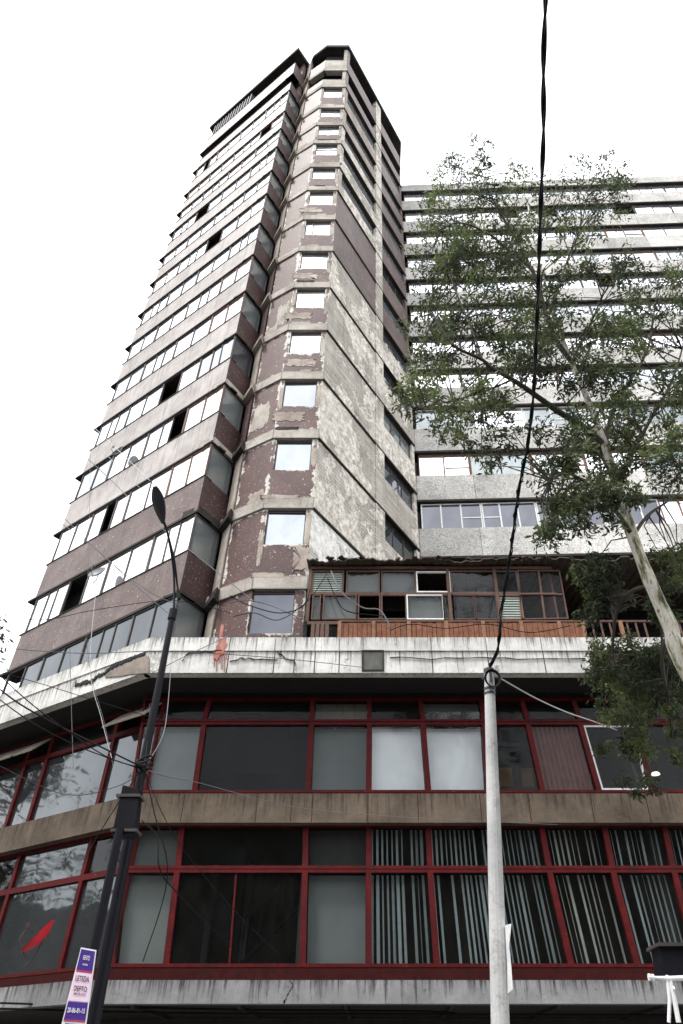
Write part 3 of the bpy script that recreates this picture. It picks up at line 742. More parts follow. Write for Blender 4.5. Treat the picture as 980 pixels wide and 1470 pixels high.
# upper storey, front: top (y 1003), transom (y 1036), bottom (y 1138)
up = [(207, 203, 187), (301, 293, 279), (449, 447, 442), (530, 530, 529), (603, 607, 615), (690, 694, 701), (748, 757, 779), (822, 832, 860), (905, 912, 935), (985, 995, 1030), (1070, 1085, 1120)]
ut = [dict(gm=G), dict(gm=G), dict(gm=G, back=M['beige']), dict(gm=G), dict(gm=MI, back=M['cloth_grey']), dict(gm=G), dict(gm=G), dict(gm=G), dict(gm=G), dict(gm=G)]
ub = [dict(gm=MI, back=M['cloth_teal']), dict(gm=MI), dict(gm=G, back=M['cloth_grey']), dict(gm=M['clear_glass'], back=M['cloth_white']), dict(gm=M['clear_glass'], back=M['cloth_white']), dict(gm=G), dict(gm=G, back=M['curtain_red']), dict(gm=G, thinframe=M['whiteframe']), dict(gm=G), dict(gm=G)]
up2 = list(up); ub.insert(5, None); 
kk = 0
for k in range(9):
    a, c = up[k], up[k + 1]
    u = ut[k]
    shop_win(GF, [(a[1], 1037), (c[1], 1037), (c[0], 1003 if k != 4 else 1003), (a[0], 1003)], .06, name='window', **u)
ubs = [ub[0], ub[1], ub[2], ub[3], ub[4], dict(gm=G), ub[7 - 0], ub[8], ub[9]]
ubs = [dict(gm=MI, back=M['cloth_teal']), dict(gm=G), dict(gm=G, back=M['cloth_grey']), dict(gm=M['clear_glass'], back=M['cloth_white']), dict(gm=M['clear_glass'], back=M['cloth_white']), dict(gm=G), dict(gm=G, blind='CURT'), dict(gm=G, thinframe=M['whiteframe']), dict(gm=G)]
for k in range(9):
    a, c = up[k], up[k + 1]; sp = dict(ubs[k])
    if sp.get('blind') == 'CURT': sp['blind'] = None; sp['back'] = None; curt = True
    else: curt = False
    f = shop_win(GF, [(a[2], 1139), (c[2], 1139), (c[1], 1038), (a[1], 1038)], .065, name='window', **sp)
    if curt:
        s0, zb = GF.px(a[2] + 4, 1139); s1, _ = GF.px(c[2] - 4, 1139); t0, zt = GF.px(a[1] + 4, 1038); t1, _ = GF.px(c[1] - 4, 1038)
        c_ = MB(); m = 48
        for j in range(m):
            u0, u1 = j / m, (j + 1) / m; d0 = -.12 + .04 * math.sin(u0 * 60); d1 = -.12 + .04 * math.sin(u1 * 60)
            c_.quad(GF.P(s0 + (s1 - s0) * u0, zb, d0), GF.P(s0 + (s1 - s0) * u1, zb, d1), GF.P(t0 + (t1 - t0) * u1, zt, d1), GF.P(t0 + (t1 - t0) * u0, zt, d0))
        c_.build('curtain', M['curtain_red'], f)
# a strip of dark glass between ceiling and transoms
b = MB(); b.wbox(GF, 0, GF.L, zrel(1003, GF.A.y), PB, -.1, -.02); b.wbox(GL, 0, GL.L, zrel(1003, GF.A.y), PB, -.1, -.02); b.build('fascia', M['soffit'], pod)
# plain orange panels glimpsed inside the upper right room
for x0, x1 in ((712, 734), (750, 763)):
    a = at(x0, 1130, 19.0); c = at(x1, 1103, 19.0)
    b = MB(); b.box(a.x, c.x, 18.97, 19.0, a.z, c.z); b.build('wall_panel', M['orange'], pod)
bl_ = MB(); c0_ = at(941, 1112, 18.6)
for k in range(12):
    a0, a1 = 2 * math.pi * k / 12, 2 * math.pi * (k + 1) / 12
    q_ = lambda a, r_, z_: c0_ + Vector((math.cos(a) * r_, math.sin(a) * r_, z_))
    bl_.quad(q_(a0, .12, 0), q_(a1, .12, 0), q_(a1, .09, .05), q_(a0, .09, .05)); bl_.tri(c0_ + Vector((0, 0, -.03)), q_(a0, .12, 0), q_(a1, .12, 0))
lm = NT('lit ceiling lamp'); lm.b.inputs['Emission Color'].default_value = (1, .92, .75, 1); lm.b.inputs['Emission Strength'].default_value = 1.2
bl_.build('ceiling_lamp', lm.m, pod)
# stair rail seen inside lower dark bay
b = MB(); p0, p1 = at(345, 1385, 18.6), at(440, 1290, 18.6)
b.tube([p0 + Vector((0, 0, .9)), p1 + Vector((0, 0, .9))], .03, 6); b.tube([p0, p1], .05, 6)
for k in range(9): q = p0.lerp(p1, k / 8); b.tube([q, q + Vector((0, 0, .9))], .014, 5)
b.build('stair_rail', M['black'], pod)

for x, y, Y_ in ((330, 1062, 19.5), (380, 1075, 20.5), (480, 1062, 19.5), (720, 1060, 19.5)):
    a_ = at(x, y, Y_); b = MB(); b.box(a_.x - .5, a_.x + .5, Y_, Y_ + .12, PB - .5, PB - .44); b.tube([Vector((a_.x, Y_ + .06, PB - .44)), Vector((a_.x, Y_ + .06, PB))], .012, 5); b.build('tube_fitting', M['cloth_white'], pod)
for x in (300, 352):
    a_ = at(x, 1300, 21); b = MB(); b.box(a_.x, a_.x + .16, 20.8, 21, Z_canT, Z_bandB); b.build('door_jamb', M['cloth_grey'], pod)
# left wing glazing (px)
lz_t, lz_m = 0, 0
def wing_win(c4, **k): return shop_win(GL, c4, .065, **k)
loL = [((190, 1192), (163, 1251), (168 - 14, 1386)), ((134, 1202), (117, 1262), (86, 1385)), ((33, 1221), (15, 1274), (-22, 1390)), ((-60, 1240), (-85, 1290), (-130, 1396))]
Ys_t, Ys_m = Z_bandB, None
def zy(W, x, z):
    """photo y of height z on wall W at photo x (few bisection steps)"""
    lo, hi = 600, 1600
    for _ in range(40):
        m = (lo + hi) / 2
        if W.px(x, m)[1] > z: lo = m
        else: hi = m
    return lo
zt_low, zm_low = Z_bandB + .0, GF.px(400, 1248)[1]
zt_up, zm_up = GF.px(400, 1003)[1], GF.px(400, 1037)[1]
def wing_rows(ss, z0, z1, z2, specs_t, specs_b):
    for k in range(len(ss) - 1):
        for (za, zb_, sp) in ((z1, z2, specs_t[k]), (z0, z1, specs_b[k])):
            o = [(ss[k], za), (ss[k + 1], za), (ss[k + 1], zb_), (ss[k], zb_)]
            i = [(ss[k] + .065, za + .065), (ss[k + 1] - .065, za + .065), (ss[k + 1] - .065, zb_ - .065), (ss[k] + .065, zb_ - .065)]
            hop = sp.get('hopper')
            b = MB(); b.ring(GL, o, i, -.08, .06); f = b.build('window', M['red'], pod)
            g = MB()
            if hop: g.plate(GL, i, -.02, 0); 
            if hop:
                g = MB(); P = GL.P
                lo = [P(i[0][0], i[0][1], .55), P(i[1][0], i[1][1], .55), P(i[1][0], i[1][1] - .03, .53), P(i[0][0], i[0][1] - .03, .53)]
                hi = [P(*i[3], 0.02), P(*i[2], .02), P(i[2][0], i[2][1] - .03, 0), P(i[3][0], i[3][1] - .03, 0)]
                g.hexa(lo, hi); g.build('vent_flap', M['beige'], f)
            else:
                g.quad(GL.P(*i[0], -.02), GL.P(*i[1], -.02), GL.P(*i[2], -.02), GL.P(*i[3], -.02)); g.build('pane', sp['gm'], f)
sl = [0.0]
for x, y in ((134, 1202), (33, 1221)): sl.append(GL.px(x, y)[0])
sl += [sl[-1] + 2.1, sl[-1] + 4.0, sl[-1] + 6.5]
d_ = dict(gm=MI); g_ = dict(gm=M['dark_glass'])
wing_rows(sl, Z_sill, zm_low, zt_low, [d_, g_, d_, d_, d_], [g_, g_, d_, d_, d_])
su = [0.0, GL.px(160, 1080)[0], GL.px(72, 1080)[0]]; su += [su[-1] + 1.0, su[-1] + 3.2, su[-1] + 5.4]
wing_rows(su, Z_bandT - .05, zm_up, zt_up, [dict(hopper=1), d_, dict(hopper=1), dict(hopper=1), d_], [g_, g_, g_, g_, d_])

# ------------------------------------------------------------------ ROOF SHED on the podium
shed = thing('rooftop_shed', (2, 18, PT), 'ramshackle glazed lean-to with rusty frames and sheet roof on the podium', 'shed')
WSH = Wall((-3, 16.9), (12, 16.9))
def spx(x, y): return WSH.px(x, y)
def srect(x0, y0, x1, y1):
    a = spx(x0, y1); c = spx(x1, y0); return a[0], c[0], a[1], c[1]
zR = spx(600, 818)[1]; zD = spx(600, 893)[1]
def shed_pane(x0, y0, x1, y1, gm, fm, slats=False, opened=False, cross=False, c4=None, curtain=None):
    if c4: o = [spx(*p) for p in c4]
    else:
        s0, s1, z0, z1 = srect(x0, y0, x1, y1); o = [(s0, z0), (s1, z0), (s1, z1), (s0, z1)]
    fw = .04; i = [(o[0][0] + fw, o[0][1] + fw), (o[1][0] - fw, o[1][1] + fw), (o[2][0] - fw, o[2][1] - fw), (o[3][0] + fw, o[3][1] - fw)]
    b = MB(); b.ring(WSH, o, i, -.04, .03)
    if cross:
        mb = [(i[0][k] + i[1][k]) / 2 for k in (0, 1)]; mt_ = [(i[3][k] + i[2][k]) / 2 for k in (0, 1)]
        b.plate(WSH, [(mb[0] - .03, mb[1]), (mb[0] + .03, mb[1]), (mt_[0] + .03, mt_[1]), (mt_[0] - .03, mt_[1])], -.03, .02)
        zz = (i[0][1] + i[2][1]) / 2; xl = (i[0][0] + i[3][0]) / 2; xr = (i[1][0] + i[2][0]) / 2
        b.plate(WSH, [(xl, zz - .03), (xr, zz - .03), (xr, zz + .03), (xl, zz + .03)], -.03, .019)
    f = b.build('window', fm, shed)
    if slats:
        g = MB(); n = 9; s0, s1, z0, z1 = i[0][0], i[1][0], i[0][1], i[2][1]
        for k in range(n):
            z = z0 + (z1 - z0) * k / n; h = (z1 - z0) / n
            P = WSH.P
            g.hexa([P(s0, z, .0), P(s1, z, .0), P(s1, z - .004, -.012), P(s0, z - .004, -.012)], [P(s0, z + h * 1.05, -.04), P(s1, z + h * 1.05, -.04), P(s1, z + h, -.05), P(s0, z + h, -.05)])
        g.build('louvre', M['slat'], f)
    elif not opened:
        g = MB(); tl = random.uniform(-.01, .02)
        g.quad(WSH.P(*i[0], -.01 - tl), WSH.P(*i[1], -.01 - tl), WSH.P(*i[2], -.01), WSH.P(*i[3], -.01)); g.build('pane', gm, f)
        if curtain:
            g = MB(); g.quad(WSH.P(*i[0], -.1), WSH.P(*i[1], -.1), WSH.P(*i[2], -.1), WSH.P(*i[3], -.1)); g.build('curtain', curtain, f)
RU, WP = M['rust'], M['wood_post']
shed_pane(446, 820, 494, 852, None, RU, slats=True)
shed_pane(496, 820, 545, 852, MI, RU, curtain=M['cloth_grey']); shed_pane(547, 820, 596, 852, MI, RU, curtain=M['cloth_grey'])
shed_pane(598, 821, 645, 851, None, M['whiteframe'], opened=True)
shed_pane(648, 820, 708, 852, MI, RU); shed_pane(710, 820, 741, 852, G, M['metal'])
shed_pane(446, 854, 461, 890, MI, RU, curtain=M['cloth_grey']); shed_pane(462, 854, 512, 890, MI, RU, curtain=M['cloth_grey'])
shed_pane(513, 854, 546, 890, None, RU, opened=True); shed_pane(547, 854, 583, 890, None, RU, opened=True)
shed_pane(584, 854, 636, 890, MI, M['whiteframe'], curtain=M['cloth_grey']); shed_pane(637, 854, 650, 890, MI, RU)
shed_pane(651, 854, 681, 890, MI, RU); shed_pane(682, 854, 712, 890, MI, RU)
shed_pane(717, 854, 747, 890, None, WP, slats=True)
shed_pane(0, 0, 0, 0, G, RU, cross=True, c4=[(748, 890), (816, 889), (803, 819), (742, 819)])
b = MB()
for x in (443, 645, 714):
    s0, _ = spx(x, 860); b.wbox(WSH, s0 - .045, s0 + .045, zD, zR, -.1, .05)
s0, s1 = spx(443, 860)[0], spx(800, 860)[0]
b.wbox(WSH, s0, s1, zR, zR + .09, -.08, .06); b.wbox(WSH, s0, s1, spx(600, 853)[1] - .03, spx(600, 853)[1] + .03, -.05, .035); b.wbox(WSH, s0, s1, zD - .1, zD, -.08, .05)
b.build('frame', RU, shed)
# plank balustrade
WPk = Wall((-3, 16.5), (12, 16.5))
k0, kz0 = WPk.px(487, 914); k1, _ = WPk.px(835, 914); zt = WPk.px(600, 893)[1]; zb = PT - .02
b = MB(); s = k0; 
while s < k1:
    wd = random.uniform(.1, .15); b.wbox(WPk, s, s + wd, zb, zt - random.uniform(0, .04), -.02, random.uniform(0, .008)); s += wd + .012
b.build('plank_panel', M['wood'], shed)
for x in (487, 536, 587, 641, 694, 749, 804, 838, 893):
    s, _ = WPk.px(x, 905); b = MB(); b.wbox(WPk, s - .05, s + .05, zb, zt + .02, -.05, .035); b.build('post', WP, shed)
b = MB(); b.wbox(WPk, k0, WPk.L, zt, zt + .05, -.06, .02)
for k in range(26):
    s = k1 + .1 + k * .24; b.wbox(WPk, s, s + .05, zb, zt, -.03, 0) if k % 4 else None
b.build('rail', M['rust'], shed)
b = MB(); s, _ = WPk.px(446, 905)
for k in range(4): b.wbox(WPk, s + k * .13, s + k * .13 + .1, zb, zt - .02 * k, -.04, 0)
b.build('side_board', M['rust'], shed)
# corrugated roof, sloping forward, wavy ragged front edge, with litter on it
b = MB(); x0 = at(440, 812, 16.7).x; x1 = 12.0; m = 150; zr = zR + .11
for j in range(m):
    u0, u1 = x0 + (x1 - x0) * j / m, x0 + (x1 - x0) * (j + 1) / m
    def zz(u): return zr + .025 * math.sin(u * 42) + .03 * math.sin(u * 1.7)
    def yy(u): return 16.55 + .08 * math.sin(u * 3.1) + .04 * math.sin(u * 11)
    V = Vector; T = .035
    b.hexa([V((u0, yy(u0), zz(u0))), V((u1, yy(u1), zz(u1))), V((u1, 21, zz(u1) + .7)), V((u0, 21, zz(u0) + .7))],
           [V((u0, yy(u0), zz(u0) + T)), V((u1, yy(u1), zz(u1) + T)), V((u1, 21, zz(u1) + .7 + T)), V((u0, 21, zz(u0) + .7 + T))])
b.build('roof', M['roof'], shed)
b = MB()
for k in range(150):
    x = random.uniform(x0 + .2, x1); y = random.uniform(16.5, 17.2); h = random.uniform(.01, .07); r_ = random.uniform(.03, .16); a = random.random() * 3
    c = Vector((x, y, zr + .03 + (y - 16.5) * .15)); u = Vector((math.cos(a), math.sin(a), random.uniform(-.1, .1))) * r_; v = Vector((-math.sin(a), math.cos(a), random.uniform(-.2, .2))) * r_ * .5; hz = Vector((0, 0, h))
    b.hexa([c - u - v, c + u - v, c + u + v, c - u + v], [c - u * .8 - v + hz, c + u * .7 - v + hz, c + u * .8 + v + hz, c - u * .6 + v + hz])
b.build('roof_litter', M['litter'], shed)
b = MB(); b.box(at(443, 850, 16.9).x, 12, 20.2, 20.3, PT, zR + .6); b.box(at(441, 850, 16.9).x, at(444, 850, 16.9).x, 16.92, 19, PT, zR); b.build('back_wall', M['core'], shed)
b = MB(); b.box(5.3, 5.36, 17.4, 20.2, PT, zR + .4); b.build('inner_wall', M['curtain_red'], shed)

# ------------------------------------------------------------------ POLES
def twist(pts, r, gap, turns, n=60):
    """two strands wound round the polyline"""
    P = []
    seg = [(pts[i] - pts[i - 1]).length for i in range(1, len(pts))]; T = sum(seg)
    def pos(u):
        d = u * T
        for i, l in enumerate(seg):
            if d <= l or i == len(seg) - 1:
                t = d / l; p0 = pts[max(i - 1, 0)]; p1 = pts[i]; p2 = pts[i + 1]; p3 = pts[min(i + 2, len(pts) - 1)]
                return .5 * ((2 * p1) + (p2 - p0) * t + (2 * p0 - 5 * p1 + 4 * p2 - p3) * t * t + (3 * p1 - p0 - 3 * p2 + p3) * t ** 3)
            d -= l
    out = [[], []]
    for k in range(n + 1):
        u = k / n; p = pos(u); q = pos(min(u + .002, 1)) - pos(max(u - .002, 0)); t = q.normalized()
        a = t.cross(Vector((1, 0, 0))).normalized(); c = t.cross(a); ph = turns * 2 * math.pi * u
        o = (a * math.cos(ph) + c * math.sin(ph)) * gap
        out[0].append(p + o); out[1].append(p - o)
    return out
def smooth(pts, n=6):
    r = []
    for i in range(len(pts) - 1):
        p0, p1, p2, p3 = pts[max(i - 1, 0)], pts[i], pts[i + 1], pts[min(i + 2, len(pts) - 1)]
        for k in range(n):
            t = k / n; r.append(.5 * ((2 * p1) + (p2 - p0) * t + (2 * p0 - 5 * p1 + 4 * p2 - p3) * t * t + (3 * p1 - p0 - 3 * p2 + p3) * t ** 3))
    return r + [pts[-1]]

ptop = at(702, 966, 10.0); pb_ = at(718, 1470, 10.0); dirp = (pb_ - ptop); k = (ptop.z) / -dirp.z; pbase = ptop + dirp * k
cpole = thing('utility_pole', pbase, 'pale concrete utility pole in front of the red framed windows', 'pole')
b = MB(); m = 14
pts = [pbase.lerp(ptop, i / m) for i in range(m + 1)]
b.tube(pts, [.125 - .045 * i / m for i in range(m + 1)], 14); b.build('pole_shaft', M['pole'], cpole, smooth=True)
b = MB()
b.tube([ptop + Vector((0, 0, -.02)), ptop + Vector((0, 0, .06))], .085, 12)
b.tube([ptop + Vector((-.13, -.03, -.12)), ptop + Vector((.13, -.03, -.1))], .016, 6); b.tube([ptop + Vector((0, -.11, -.2)), ptop + Vector((0, -.11, -.05))], .022, 6)
b.build('pole_cap', M['lamp_grey'], cpole)
b = MB(); cc = ptop + Vector((.02, -.12, -.16))
for q in range(3):
    b.tube([cc + Vector((math.cos(a) * (.1 + .012 * q), -.01 * q, math.sin(a) * (.13 + .01 * q))) for a in [2 * math.pi * j / 18 for j in range(19)]], .008, 5)
b.build('cable_coil', M['cable'], cpole)
for dz in (.28, .36):
    b = MB(); e = ptop.lerp(pbase, dz / 7); b.tube([e, e + Vector((0, 0, -.035))], .094, 14); b.build('strap', M['lamp_grey'], cpole)
b = MB(); e = ptop + Vector((.12, -.04, -.03)); b.tube([e, e + Vector((0, 0, .05)), e + Vector((0, 0, .06)), e + Vector((0, 0, .12))], [.03, .045, .025, .035], 10); b.build('insulator', M['white'], cpole)
b = MB()
q0 = at(724, 1326, 9.85); q1 = at(733, 1422, 9.85)
W2 = [at(726, 1328, 9.8), at(734, 1326, 9.8), at(731, 1355, 9.8), at(734, 1390, 9.8), at(736, 1420, 9.8), at(730, 1425, 9.8), at(729, 1380, 9.8), at(727, 1345, 9.8)]
n = len(W2); back = Vector((.02, .35, 0))
i = 0; base = len(b.v)
cN = sum(W2, Vector()) / n
for k in range(n):
    a, c = W2[k], W2[(k + 1) % n]; b.tri(cN, a, c); b.quad(a, c, c + back, a + back)
sg = b.build('pole_sign', M['white'], None, loc=q1)
tag(sg, 'white curled metal plate seen edge on, strapped to the pale pole', 'sign')

# the hanging black cable bundle from the pole top over the street
cb = [(703, 958, 6.75), (712, 938, 6.85), (717, 915, 7.0), (718, 890, 7.25), (722, 860, 7.6), (733, 790, 7.9), (745, 700, 8.1), (757, 640, 8.2), (766, 560, 8.3), (771, 450, 8.4), (774, 360, 8.4), (777, 270, 8.45), (780, 190, 8.5), (780, 90, 8.5), (783, 0, 8.55), (785, -80, 8.6), (786, -170, 8.6)]
cp = [at_h(*p) for p in cb]
cp.append(Vector((cp[-1].x + .05, cp[-1].y - 3, cp[-1].z + .1))); cp.append(Vector((cp[-1].x + .1, -9, 9.0)))
s1_, s2_ = twist(cp, .012, .0125, 22, 240)
b = MB()
b.tube(s1_, .0135, 6); b.tube(s2_, .0135, 6)
s3, _ = twist(cp[:8], .012, .03, 9, 90); b.tube(s3, .008, 5)
tag(b.build('hanging_cable', M['cable'], loc=ptop, smooth=True), 'thick twisted black cable hanging down the sky to the pale pole', 'cable')
b = MB(); 
b.tube(smooth([at(705, 966, 10), at(732, 982, 10.4), at(770, 1003, 11), at(812, 1022, 11.8), at(850, 1035, 13), at(885, 1048, 16)], 5), .012, 6)
tag(b.build('service_cable', M['cable_pale'], loc=ptop), 'pale cable from the concrete pole top down right into the tree', 'cable')

# street lamp with blue black pole
Yl = 8.0
lt, lb = at(248, 880, Yl), at(147, 1400, Yl); dd = lb - lt; lbase = lt + dd * (lt.z / -dd.z)
lamp = thing('street_lamp', lbase, 'black street lamp with oval head on a thin curved arm, left of centre', 'street lamp')
b = MB(); m = 10; b.tube([lbase.lerp(lt, i / m) for i in range(m + 1)], [.078 - .04 * i / m for i in range(m + 1)], 12); b.tube([lt - Vector((0, 0, .1)), lt + Vector((0, 0, .05))], .055, 12)
b.build('lamp_post', M['black'], lamp, smooth=True)
arm = smooth([at(249, 884, Yl), at(250, 850, Yl), at(249, 820, Yl - .05), at(245, 790, Yl - .15), at(240, 765, Yl - .25), at(234, 748, Yl - .35)], 5)
arm2 = smooth([at(257, 860, Yl), at(254, 838, Yl), at(250, 805, Yl - .12), at(243, 775, Yl - .22), at(236, 750, Yl - .35)], 5)
b = MB(); b.tube(arm, .016, 8); b.build('arm', M['black'], lamp, smooth=True)
b = MB(); b.tube(arm2, [.014 + .012 * (k < 4) for k in range(len(arm2))], 8); b.build('arm', M['cable'], lamp, smooth=True)
# lamp head: elongated shell
ha, hb = at(234, 752, Yl - .35), at(222, 698, Yl - .75)
ax = (hb - ha); Lh = ax.length; ax.normalize(); sd = ax.cross(Vector((0, 0, 1))).normalized(); upv = sd.cross(ax)
if upv.z < 0: upv = -upv
def head(scale_up, scale_dn, m, name, shrink=1):
    b = MB(); nu, nv = 16, 20; rows = []
    for i in range(nu + 1):
        u = i / nu; wd = shrink * .115 * (math.sin(math.pi * min(1, u * .92 + .04) ** .8)) ** .6 * (.45 + .75 * u if u < .7 else .98); 
        rows.append([ha + ax * (Lh * u) + sd * wd * math.cos(t) + upv * (math.sin(t) * (scale_up if math.sin(t) > 0 else scale_dn) * wd) for t in [2 * math.pi * j / nv for j in range(nv)]])
    for i in range(nu):
        for j in range(nv):
            q = (j + 1) % nv; b.quad(rows[i][j], rows[i][q], rows[i + 1][q], rows[i + 1][j])
    for r_ in (rows[0], rows[-1]):
        c = sum(r_, Vector()) / nv
        for j in range(nv): b.tri(c, r_[j], r_[(j + 1) % nv])
    return b.build(name, m, lamp, smooth=True)
head(.75, .25, M['lamp_grey'], 'lamp_head'); head(.1, .42, M['lens'], 'lens', .78)
# second heavy pole and the junction box
WB2 = Wall((-4, 7.62), (0, 7.62))
b = MB(); c4 = [WB2.px(*p) for p in ((160, 1199), (192, 1199), (199, 1133), (176, 1127))]; b.plate(WB2, c4, -.16, .0); b.build('control_box', M['black'], lamp)
for y_ in (1140, 1190):
    b = MB(); c4 = [WB2.px(*p) for p in ((158 + (1195 - y_) * .16, y_ + 4), (196 + (1195 - y_) * .1, y_ + 4), (196 + (1195 - y_) * .1, y_), (158 + (1195 - y_) * .16, y_))]; b.plate(WB2, c4, -.18, .015)
    b.build('strap', M['metal'], lamp)
b = MB(); e = at(206, 1103, 7.7)
for q in range(4): b.tube([e + Vector((math.cos(a) * .085, math.sin(a) * .085, .03 * math.sin(a * 2 + q) + q * .03)) for a in [2 * math.pi * j / 14 for j in range(15)]], .011, 5)
b.build('cable_knot', M['cable'], lamp)
pt_, pb2 = at(172, 1190, 7.6), at(110, 1480, 7.6); dd = pb2 - pt_; base2 = pt_ + dd * (pt_.z / -dd.z)
hp2 = thing('banner_post', base2, 'thin black post that carries the purple and white banner', 'post')
b = MB(); b.tube([base2, base2.lerp(pt_, .5), pt_], [.045, .045, .045], 10); b.build('pole_shaft', M['black'], hp2, smooth=True)
# banner on its post
WBn = Wall((-4, 7.5), (0, 7.5))
ban = thing('banner_sign', at(105, 1420, 7.5), 'narrow purple and white for-rent banner tied to the thin black post', 'banner')
bl, br, tr, tl = [WBn.px(*p) for p in ((86, 1478), (122, 1480), (138, 1364), (116, 1360))]
def L2(p, q, t): return (p[0] + (q[0] - p[0]) * t, p[1] + (q[1] - p[1]) * t)
def band(v0, v1, m, d, name, ins=0.0):
    a, c = L2(bl, tl, v0), L2(br, tr, v0); e, f = L2(br, tr, v1), L2(bl, tl, v1)
    a, c, e, f = L2(a, c, ins), L2(c, a, ins), L2(e, f, ins), L2(f, e, ins)
    b = MB(); b.plate(WBn, [a, c, e, f], d - .008, d); return b.build(name, m, ban)
band(0, 1, M['white'], 0, 'banner_sheet')
band(.72, .98, M['purple'], .004, 'print_panel', .06); band(.695, .72, M['redline'], .004, 'print_stripe', .06)
band(.34, .69, M['pink'], .003, 'print_panel', .04); band(.12, .33, M['purple'], .004, 'print_panel', .05); band(.1, .12, M['redline'], .004, 'print_stripe', .05)
band(.04, .075, M['purple'], .004, 'print_stripe', .15)
def text(s, v0, v1, m, ins=.1, d=.009):
    cu = bpy.data.curves.new('lettering', 'FONT'); cu.body = s; cu.size = 1; cu.extrude = .0; cu.offset = .012
    to = bpy.data.objects.new('t', cu); COL.objects.link(to)
    dg = bpy.context.evaluated_depsgraph_get(); me = bpy.data.meshes.new_from_object(to.evaluated_get(dg))
    bpy.data.objects.remove(to)
    xs = [v.co.x for v in me.vertices]; ys = [v.co.y for v in me.vertices]; x0, x1, y0, y1 = min(xs), max(xs), min(ys), max(ys)
    org = parent_loc(ban)
    for v in me.vertices:
        u = ins + (1 - 2 * ins) * (v.co.x - x0) / (x1 - x0); vv = v0 + (v1 - v0) * (v.co.y - y0) / (y1 - y0)
        p = L2(L2(bl, tl, vv), L2(br, tr, vv), u); v.co = WBn.P(p[0], p[1], d) - org
    me.materials.clear(); me.materials.append(m)
    o = bpy.data.objects.new('lettering', me); COL.objects.link(o); o.parent = ban
text('RENTO', .85, .91, M['white'], .3); text('INFORMES', .78, .805, M['white'], .35)
text('LETIZIA', .585, .65, M['metal'], .14); text('DEPTO', .46, .525, M['metal'], .18); text('AMUEBLADO', .415, .44, M['metal'], .2)
text('20-86-81-15', .2, .26, M['white'], .12)

# ------------------------------------------------------------------ small fixtures
def dish(name, c, r, aim, m, label, feed=True, group=None):
    t = thing(name, c, label, 'satellite dish', group)
    aim = aim.normalized(); u = aim.cross(Vector((0, 0, 1))).normalized(); v = u.cross(aim)
    b = MB(); nr, na = 5, 20; rings = []
    for i in range(nr + 1):
        rr = r * i / nr; rings.append([c + (u * math.cos(a) + v * math.sin(a)) * rr + aim * (.35 * rr * rr / r) for a in [2 * math.pi * k / na for k in range(na)]])
    for i in range(nr):
        for k in range(na):
            q = (k + 1) % na; b.quad(rings[i][k], rings[i][q], rings[i + 1][q], rings[i + 1][k])
            b.quad(*[p - aim * .015 for p in (rings[i][q], rings[i][k], rings[i + 1][k], rings[i + 1][q])])
    b.build('reflector', m, t, smooth=True)
    b = MB(); b.tube([c - v * r, c - v * r * .7 + aim * r * .9, c + aim * r * 1.1], .012, 6); b.box(*(x for p in zip((c + aim * r * 1.1) - Vector((.04,) * 3), (c + aim * r * 1.1) + Vector((.04,) * 3)) for x in p))
    b.build('feed_arm', M['metal'], t)
    b = MB(); b.tube([c - aim * .03, c - aim * .12 - v * r * .7, c - aim * .12 - v * r * 1.3], .02, 6); b.build('bracket', M['metal'], t)
    return t
cd = at(60, 1350, 15.6)
dish('satellite_dish', cd, .36, Vector((-.75, -.3, .62)), M['dish_red'], 'red satellite dish on the canopy ledge at lower left')
s, z = WL.px(152, 831); dish('satellite_dish', WL.P(s, z, .35), .33, Vector((-.3, -.9, .5)), M['dish'], 'grey satellite dish on the second window row of the tower')
s, z = WL.px(178, 655); dish('satellite_dish', WL.P(s, z, .3), .3, Vector((-.6, -.6, .5)), M['dish'], 'grey satellite dish beside the open black tower window')
# traffic camera bracket and dark housing bottom right
br_ = thing('sign_bracket', at(960, 1400, 9.5), 'white metal bracket with a dark boxed housing at the lower right edge', 'bracket')
b = MB()
b.tube([at(932, 1403, 9.5), at(958, 1405, 9.5), at(990, 1404, 9.5), at(1030, 1404, 9.5)], [.012, .026, .028, .028], 8)
b.tube([at(958, 1407, 9.5), at(961, 1435, 9.5), at(960, 1468, 9.5)], .02, 8); b.tube([at(961, 1407, 9.5), at(969, 1440, 9.5), at(974, 1468, 9.5)], .028, 8)
for p_ in (at(932, 1403, 9.5), at(937, 1403.5, 9.5), at(958, 1405, 9.5), at(966, 1420, 9.5)): b.tube([p_ - Vector((.012, 0, 0)), p_ + Vector((.012, 0, 0))], .036, 8)
b.build('tube_arm', M['white'], br_, smooth=True)
W9 = Wall((3, 9.6), (8, 9.6))
b = MB(); b.plate(W9, [W9.px(*p) for p in ((955, 1402), (1010, 1402), (1010, 1358), (947, 1358))], -.35, 0); b.build('housing', M['black'], br_)
b = MB(); b.plate(W9, [W9.px(*p) for p in ((942, 1359), (1012, 1359), (1012, 1354), (942, 1354))], -.4, .06); b.build('hood', M['metal'], br_)
b = MB(); b.tube([at(985, 1404, 9.55), at(990, 1470, 9.55), Vector((at(990, 1470, 9.55).x, 9.55, 0))], .05, 10); b.build('pole_shaft', M['black'], br_)

